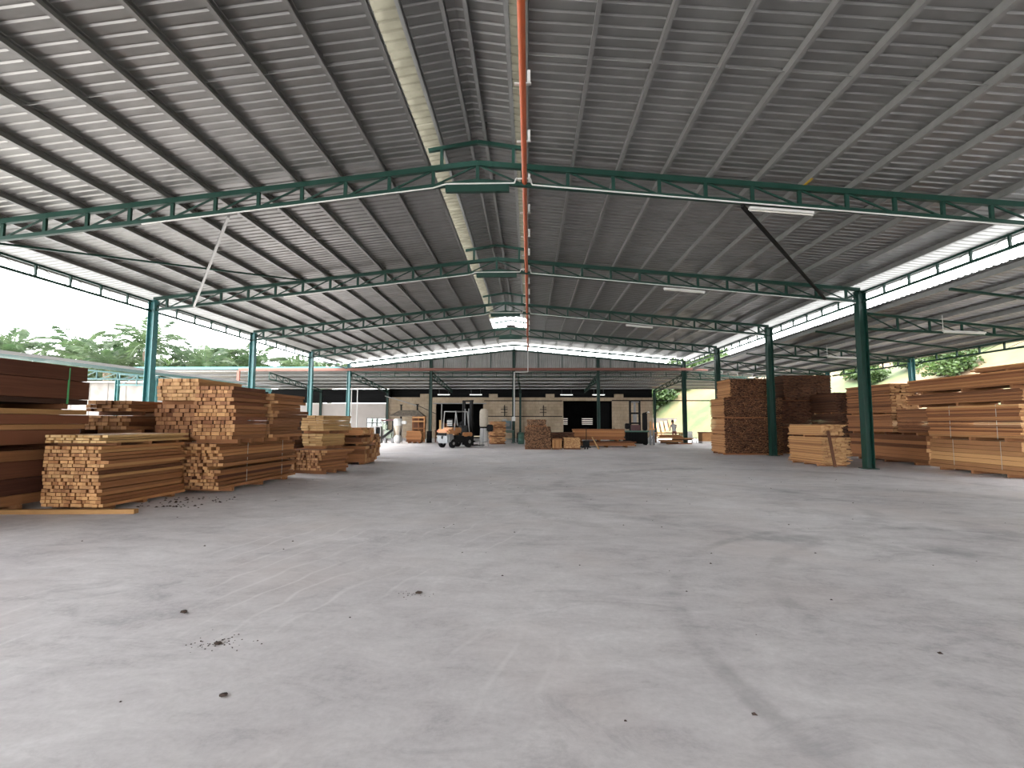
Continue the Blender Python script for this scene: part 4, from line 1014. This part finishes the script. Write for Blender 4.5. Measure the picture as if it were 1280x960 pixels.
for z in (1.0, 1.55, 1.85): box('shelf', 0, .99, -.02, .4, z, z + .1, 'w_tan', t)
box('back_board', .0, .99, .4, .43, .2, 2.0, 'w_dark', t)
pack('lumber_stack', 'short orange plank pack below the tin hood at the back left', -7.95, 35.7, 0, 4, [.09] * 9, .2, 1.1, 'orange', PI / 2, GB, .04, endjit=.05)
# tin hood hung in front of the wall
def hood():
    t = thing('tin_hood', 'weathered tin hood on two dark posts before the cream wall', 'hood', (-11.2, 44.6, 0))
    v = [(-1.55, -.7, 2.12), (1.55, -.7, 2.12), (1.55, .5, 2.12), (-1.55, .5, 2.12), (-.75, -.15, 2.62), (.95, -.15, 2.62), (.95, .3, 2.62), (-.75, .3, 2.62)]
    v2 = [(x, y, z - .06) for x, y, z in v[:4]]
    f = [(0, 1, 5, 4), (1, 2, 6, 5), (2, 3, 7, 6), (3, 0, 4, 7), (4, 5, 6, 7), (8, 9, 1, 0), (9, 10, 2, 1), (10, 11, 3, 2), (11, 8, 0, 3), (11, 10, 9, 8)]
    mesh_obj('hood_shell', frompy('hood_shell', v + v2, f, M['tin']), t)
    for x, z in ((-.65, 3.1), (.85, 3.15)):
        box('post', x - .06, x + .06, .0, .12, 0, z, 'blacksteel', t); box('post_head', x - .14, x + .14, -.02, .14, z, z + .06, 'blacksteel', t)
    bar('stay', (.85, .06, 3.1), (2.6, .06, 2.3), .05, .05, 'blacksteel', t)
    rod('duct', (-2.2, .1, 3.95), (.85, .1, 3.05), .09, 'greymetal', t, 10)
hood()
# wooden racks left of forklift, and small hanging fixtures
t = thing('board_rack', 'upright pale boards with dark shelf left of the forklift in the doorway', 'rack', (-6.95, 37.4, 0))
box('board', 0, .16, 0, .05, 0, 1.7, 'w_yellow', t, 'e_yellow'); box('board', .3, .42, 0, .05, 0, 1.5, 'w_tan', t); box('shelf', -.35, 1.3, .05, .5, .85, .92, 'w_dark', t); box('shelf', -.35, 1.3, .05, .5, .3, .37, 'w_dark', t)
box('stacked_board', .5, 1.25, .05, .5, .92, 1.45, 'w_brown', t); box('leg', -.33, -.25, .1, .18, 0, .9, 'w_brown', t); box('leg', 1.2, 1.28, .1, .18, 0, .9, 'w_brown', t)
for x, lab in ((-2.4, 'left of the middle column'), (1.35, 'left of the right doorway')):
    t = thing('wall_bracket', 'dark iron bracket on the block wall %s' % lab, 'bracket', (x, YW - .1, 0), group='wall brackets')
    bar('upright', (0, 0, 2.1), (0, 0, 3.2), .08, .08, 'blacksteel', t)
    for z in (2.5, 2.8, 3.0): bar('rung', (-.35 if z < 2.9 else -.1, -.02, z), (.3, -.02, z), .05, .05, 'blacksteel', t)

# right rear pile, person and outdoor bits
def heap():
    rnd = random.Random(5)
    for k in range(9):
        L = rnd.uniform(1.2, 2.2)
        o = mesh_obj('offcut_plank', unit(rnd.choice(['w_brown', 'w_tan', 'w_orange', 'w_dark']), 'e_tan'))
        o.scale = (rnd.uniform(.3, .45), L, .075); o.rotation_euler = (0, 0, PI / 2 + rnd.uniform(-.25, .25))
        o.location = (rnd.uniform(9.9, 11.0) + .2, 36.0 + rnd.uniform(-.12, .12), .0385 + .076 * k)
        tag(o, '%s offcut plank counting from the bottom of the loose heap right of the press' % ['first', 'second', 'third', 'fourth', 'fifth', 'sixth', 'seventh', 'eighth', 'ninth'][k], 'plank', 'loose offcut heap')
heap()
t = thing('work_bench', 'low work bench behind the loose offcut heap on the right', 'workbench', (9.7, 38.2, 0))
box('top', 0, 2.2, 0, .7, .72, .8, 'w_tan', t)
for a in (.05, 2.05):
    for b_ in (.05, .55): box('leg', a, a + .1, b_, b_ + .1, 0, .72, 'w_brown', t)
t = thing('plastic_chair', 'white plastic chair beside the right corner column', 'chair', (12.35, 37.6, 0), .4)
bevbox('seat', -.24, .24, -.24, .24, .42, .46, 'white', t, .015); bevbox('backrest', -.24, .24, .2, .25, .46, .9, 'white', t, .015)
for a in (-.2, .2):
    for b_ in (-.2, .2): rod('leg', (a * 1.15, b_ * 1.15, 0), (a, b_, .43), .045, 'white', t, 8)
t = thing('wooden_crate', 'large tan box right of the white plastic chair', 'crate', (12.9, 37.0, 0))
bd = bevbox('body', 0, 1.3, 0, .9, .18, .8, 'w_tan', t, .015); box('skid', 0, 1.3, .05, .15, 0, .18, 'white', t); box('skid', 0, 1.3, .75, .85, 0, .18, 'white', t); bevbox('lid', -.04, 1.34, -.04, .94, .8, .86, 'w_brown', bd, .01)
t = thing('white_sack', 'white sack on the floor left of the loose offcut heap', 'sack', (9.1, 36.9, 0)); lathe('bag', [(.2, 0), (.28, .1), (.27, .35), (.14, .5), (.1, .58)], 'whitecloth', t)

def person(loc, rz):
    t = thing('person', 'person in pale shirt bending over the bench near the right corner column', 'person', loc, rz)
    V = [(0, 0, .92), (0, .06, 1.12), (0, .20, 1.34), (0, .27, 1.44), (0, .33, 1.52),            # pelvis, waist, chest, neck base, neck
         (.19, .19, 1.36), (.22, .38, 1.14), (.17, .60, 1.02), (.14, .68, .98), (-.19, .19, 1.36), (-.22, .36, 1.12), (-.15, .60, 1.0), (-.12, .68, .97),
         (.10, -.01, .86), (.11, .05, .48), (.12, -.02, .08), (.13, .12, .04), (-.10, -.01, .86), (-.12, .02, .48), (-.13, -.06, .08), (-.14, .08, .04)]
    Eg = [(0, 1), (1, 2), (2, 3), (3, 4), (2, 5), (5, 6), (6, 7), (7, 8), (2, 9), (9, 10), (10, 11), (11, 12), (0, 13), (13, 14), (14, 15), (15, 16), (0, 17), (17, 18), (18, 19), (19, 20)]
    R = [.15, .135, .16, .075, .055, .075, .05, .038, .035, .075, .05, .038, .035, .10, .07, .05, .045, .10, .07, .05, .045]
    me = bpy.data.meshes.new('body'); me.from_pydata(V, Eg, []); o = mesh_obj('body', me, t)
    md = o.modifiers.new('skin', 'SKIN')
    for sv, r in zip(me.skin_vertices[0].data, R): sv.radius = (r, r * .85)
    me.skin_vertices[0].data[0].use_root = True
    o.modifiers.new('sub', 'SUBSURF').levels = 1
    dg = bpy.context.evaluated_depsgraph_get(); dg.update()
    m2 = bpy.data.meshes.new_from_object(o.evaluated_get(dg)); o.modifiers.clear(); o.data = m2
    m2.materials.clear()
    for k in ('shirt', 'trousers', 'skin', 'black'): m2.materials.append(M[k])
    for p in m2.polygons:
        c = p.center; p.use_smooth = True
        p.material_index = 3 if c.z < .1 else 1 if c.z < .93 and abs(c.y) < .25 else 2 if (c.y > .48 and c.z < 1.2) or (c.z > 1.455 and c.y > .25) else 0
    hd = lathe('head', [(.03, -.13), (.07, -.11), (.085, -.04), (.095, .03), (.085, .09), (.05, .125), (.01, .135)], 'skin', t, 16); hd.location = (0, .38, 1.62); hd.rotation_euler = (-.4, 0, 0); hd.scale = (.85, 1.05, 1)
    hr = lathe('hair', [(.10, .0), (.103, .04), (.094, .1), (.055, .14), (.01, .15)], 'hair', t, 16); hr.location = (0, .365, 1.625); hr.rotation_euler = (-.25, 0, 0); hr.scale = (.88, 1.08, 1)
    bevbox('nose', -.012, .012, .475, .505, 1.585, 1.62, 'skin', t, .006)
    for s in (-1, 1):
        bevbox('ear', s * .083 - .008, s * .083 + .008, .36, .40, 1.585, 1.645, 'skin', t, .005)
        bevbox('eye', s * .035 - .011, s * .035 + .011, .470, .478, 1.625, 1.638, 'black', t, .003)
        hx = .135 * s
        bevbox('palm', hx - .035, hx + .035, .67, .75, .935, .965, 'skin', t, .01)
        for k, (dx, ln) in enumerate(((-.027, .065), (-.009, .075), (.009, .07), (.027, .055))): rod('finger', (hx + dx, .745, .95), (hx + dx, .745 + ln, .925), .016, 'skin', t, 6)
        rod('thumb', (hx - s * .03, .69, .95), (hx - s * .06, .735, .935), .018, 'skin', t, 6)
    bevbox('mouth', -.02, .02, .466, .472, 1.548, 1.555, 'maroon', t, .002)
    return t
person((11.0, 37.5, 0), -.55 * 0)

# ------------------------------------------------------------------ outside at the right rear: low wall, timber, plants
o = mesh_obj('garden_wall', frompy('garden_wall', boxv(12.2, 20.5, 58, 58.2, 0, 2.1), BOXF, M['fence'])); tag(o, 'low weathered boundary wall seen through the right rear opening', 'wall', kind='structure')
for k in range(7):
    o = bar('standing_board', (14.0 + k * .5, 56.9, 0.0), (14.0 + k * .5 + random.uniform(-.1, .1), 57.9, 1.8 + random.uniform(-.3, .2)), .3, .05, random.choice(['w_orange', 'w_tan', 'w_brown']))
    tag(o, '%s board from the left leaning on the low boundary wall outside' % ['first', 'second', 'third', 'fourth', 'fifth', 'sixth', 'seventh'][k], 'board', 'boards on the boundary wall')

def leafball(name, n, rx, rz_, size, seed, mat='leaf'):
    rnd = random.Random(seed); v = []; f = []
    for k in range(n):
        u = rnd.uniform(-1, 1); a = rnd.uniform(0, 2 * PI); r = rnd.random() ** .35
        s = math.sqrt(1 - u * u)
        bump = 1 + .25 * math.sin(3 * a + seed) * s + .2 * math.sin(5 * u + seed * 2)
        p = Vector((rx * r * bump * s * math.cos(a), rx * r * bump * s * math.sin(a), rz_ * (1 + r * bump * u) * .5 + .05))
        d = Vector((rnd.uniform(-1, 1), rnd.uniform(-1, 1), rnd.uniform(-.6, .8))).normalized(); e = d.orthogonal().normalized(); e.rotate(Quaternion(d, rnd.uniform(0, 6)))
        L = size * rnd.uniform(.6, 1.3); w = L * .32; b0 = len(v)
        v += [tuple(p), tuple(p + d * L * .5 + e * w), tuple(p + d * L), tuple(p + d * L * .5 - e * w)]; f.append((b0, b0 + 1, b0 + 2, b0 + 3))
    return frompy(name, v, f, M[mat])
LB = [leafball('foliage_%d' % k, 2600, 1.0, 1.5, .17, k) for k in range(3)]
def hz(x, y):
    d = x - 20.5 + 0.5 * max(0, y - 46); h = 0.68 * max(0, d); return 11.0 * (1 - math.exp(-h / 11.0)) * 1.25 - .2
def bush(x, y, z, s, label, group, k, sz=1):
    t = thing('shrub', label, 'shrub', (x, y, z), k * 1.3, group)
    o = mesh_obj('foliage', LB[k % 3], t); o.scale = (s, s, s * sz)
    rod('stem', (0, 0, -.3), (0, 0, .6 * s), .08 * s, 'bark', t, 6)
rb = random.Random(3)
NTH = ['first', 'second', 'third', 'fourth', 'fifth', 'sixth', 'seventh', 'eighth', 'ninth', 'tenth', 'eleventh', 'twelfth', 'thirteenth', 'fourteenth', 'fifteenth', 'sixteenth']
for k in range(16):
    y = 19 + k * 1.7 + rb.uniform(-1, 1); x = rb.uniform(27, 33) 
    bush(x, y, hz(x, y), rb.uniform(.9, 1.6), '%s nearest green shrub on the embankment beyond the right lean-to' % NTH[k], 'embankment shrubs', k)
for k in range(14):
    x = 12.5 + k * .95 + rb.uniform(-.4, .4); y = 62.5 + rb.uniform(0, 3)
    bush(x, y, max(0, hz(x, y)) - .1, rb.uniform(1.4, 2.2), '%s leafy bush from the left behind the low boundary wall' % NTH[k], 'bushes behind the boundary wall', k, 1.35)
for k in range(4):
    bush(-21.5 + k * 1.8, 51 + rb.uniform(0, 1.5), -.06, rb.uniform(1.2, 1.6), '%s green bush from the left outside the rear windows' % NTH[k], 'bushes behind the windows', k)

# ------------------------------------------------------------------ oil palms on the left
def frond_mesh(seed, L=4.6):
    rnd = random.Random(seed); v = []; f = []
    n = 26
    pts = []
    droop = rnd.uniform(.5, .95)
    for k in range(n + 1):
        s = k / n
        pts.append(Vector((L * (s * (1 - .18 * s * s)), 0, L * (.62 * s - droop * s * s * .95))))
    for k in range(n):
        a, b_ = pts[k], pts[k + 1]; w = .05 * (1 - k / n) + .012
        b0 = len(v); v += [tuple(a + Vector((0, w, 0))), tuple(a - Vector((0, w, 0))), tuple(b_ - Vector((0, w, 0))), tuple(b_ + Vector((0, w, 0)))]; f.append((b0, b0 + 1, b0 + 2, b0 + 3))
        if k < 3: continue
        t_ = (b_ - a).normalized()
        for sgn in (-1, 1):
            for rep in range(2):
                q = a.lerp(b_, rep * .5)
                ll = (.95 * math.sin(PI * min(1, (k / n) * .85 + .15)) + .15) * rnd.uniform(.8, 1.15)
                d = (Vector((0, sgn, 0)) * 1.0 + t_ * .75 + Vector((0, 0, rnd.uniform(-.55, .25)))).normalized()
                e = q + d * ll + Vector((0, 0, -.22 * ll)); mid = q + d * ll * .5
                w2 = Vector((.045, 0, .03)) 
                b0 = len(v); v += [tuple(q), tuple(mid + w2), tuple(e), tuple(mid - w2)]; f.append((b0, b0 + 1, b0 + 2, b0 + 3))
    return frompy('frond_%d' % seed, v, f, M['frond'])
FR = [frond_mesh(k) for k in range(4)]
PWORDS = ['leftmost', 'second', 'third', 'fourth', 'fifth', 'sixth', 'seventh', 'eighth', 'ninth', 'tenth', 'eleventh', 'twelfth', 'thirteenth', 'fourteenth', 'fifteenth']
def palm(x, y, th, s, label, k):
    rnd = random.Random(k)
    t = thing('oil_palm', label, 'palm tree', (x, y, -.1), rnd.uniform(0, 6), 'oil palms beyond the left shed')
    lathe('trunk', [(.42, 0), (.34, th * .3), (.32, th * .8), (.42, th), (.2, th + .4)], 'bark', t, 10)
    n = 24
    for j in range(n):
        o = mesh_obj('frond', FR[(j + k) % 4], t); el = (j / n)
        o.location = (0, 0, th + .1 + .3 * (1 - el)); sc = s * rnd.uniform(.85, 1.1); o.scale = (sc, sc, sc)
        o.rotation_euler = (rnd.uniform(-.25, .25), .35 - 1.25 * (1 - el) + rnd.uniform(-.1, .1), j * 2.4 + rnd.uniform(-.2, .2))
palms = [(-61, 53, 8.0, 1.1), (-56, 50, 8.0, 1.05), (-50, 52, 8.2, 1.15), (-46.5, 55, 7.8, 1.0), (-41.5, 51, 9.0, 1.1), (-39.5, 57, 7.8, 1.0), (-38, 62, 8.2, 1.0), (-34.5, 60, 8.0, .95), (-33.5, 70, 8.4, 1.0), (-27.5, 66, 7.2, .9), (-53, 57, 7.0, 1.1), (-44, 49, 6.6, 1.0), (-37, 54, 6.8, 1.0), (-31, 62, 7.0, .95), (-58.5, 49, 6.4, 1.1)]
palms.sort(key=lambda p: p[0] / p[1])
for k, (x, y, th, s) in enumerate(palms): palm(x, y, th, s, '%s oil palm from the left beyond the neighbouring shed roof' % PWORDS[k], k)
for k in range(12):
    bush(-58 + k * 2.6 + rb.uniform(-.8, .8), 56 + rb.uniform(-2, 5) + k * .5, 3.4, rb.uniform(2.2, 3.0), '%s clump of green undergrowth from the left below the oil palms' % NTH[k], 'undergrowth below the palms', k, 1.4)

# ------------------------------------------------------------------ small litter on the floor
def clod(x, y, s, label, seed):
    bm = bmesh.new(); bmesh.ops.create_icosphere(bm, subdivisions=2, radius=1)
    for v in bm.verts:
        v.co *= 1 + .35 * mnoise.noise(v.co * 1.7 + Vector((seed * 5.1, 0, 0)))
        v.co.x *= s * 1.3; v.co.y *= s; v.co.z *= s * .5
    zmin = min(v.co.z for v in bm.verts)
    me = bpy.data.meshes.new('dirt_clod'); bm.to_mesh(me); bm.free(); me.materials.append(M['clod'])
    o = mesh_obj('dirt_clod', me); o.location = (x, y, -zmin); tag(o, label, 'clod')
clod(-1.00, 4.51, .022, 'reddish dirt clod on the open floor left of the middle', 1)
clod(-2.17, 3.45, .020, 'crumbled dirt clod with specks on the left foreground floor', 2)
clod(-1.73, 2.82, .018, 'dark dirt clod nearest to the camera on the left', 3)
clod(-2.80, 3.98, .022, 'flat dark dirt clod farther left on the foreground floor', 4)
rs = random.Random(11)
v = []; f = []
def speck(x, y, r):
    b0 = len(v); v.extend([(x - r, y - r * .6, .0), (x + r, y - r * .7, .0), (x + r * .8, y + r * .8, .0), (x - r * .7, y + r, .0), (x, y, r * .8)]); f.extend([(b0, b0 + 1, b0 + 4), (b0 + 1, b0 + 2, b0 + 4), (b0 + 2, b0 + 3, b0 + 4), (b0 + 3, b0, b0 + 4)])
for k in range(60): speck(-2.2 + rs.gauss(0, .1), 3.47 + rs.gauss(0, .06), rs.uniform(.003, .007))
for k in range(30): speck(-1.03 + rs.gauss(0, .08), 4.5 + rs.gauss(0, .06), rs.uniform(.003, .007))
for k in range(160): speck(rs.uniform(-7, 9), rs.uniform(2.5, 20), rs.uniform(.004, .016))
for k in range(70): speck(rs.uniform(-7.3, -5.9), rs.uniform(8.6, 9.9), rs.uniform(.01, .03))
o = mesh_obj('dirt_specks', frompy('dirt_specks', v, f, M['clod'])); tag(o, 'tiny specks of dirt scattered over the concrete floor', 'dirt', kind='stuff')
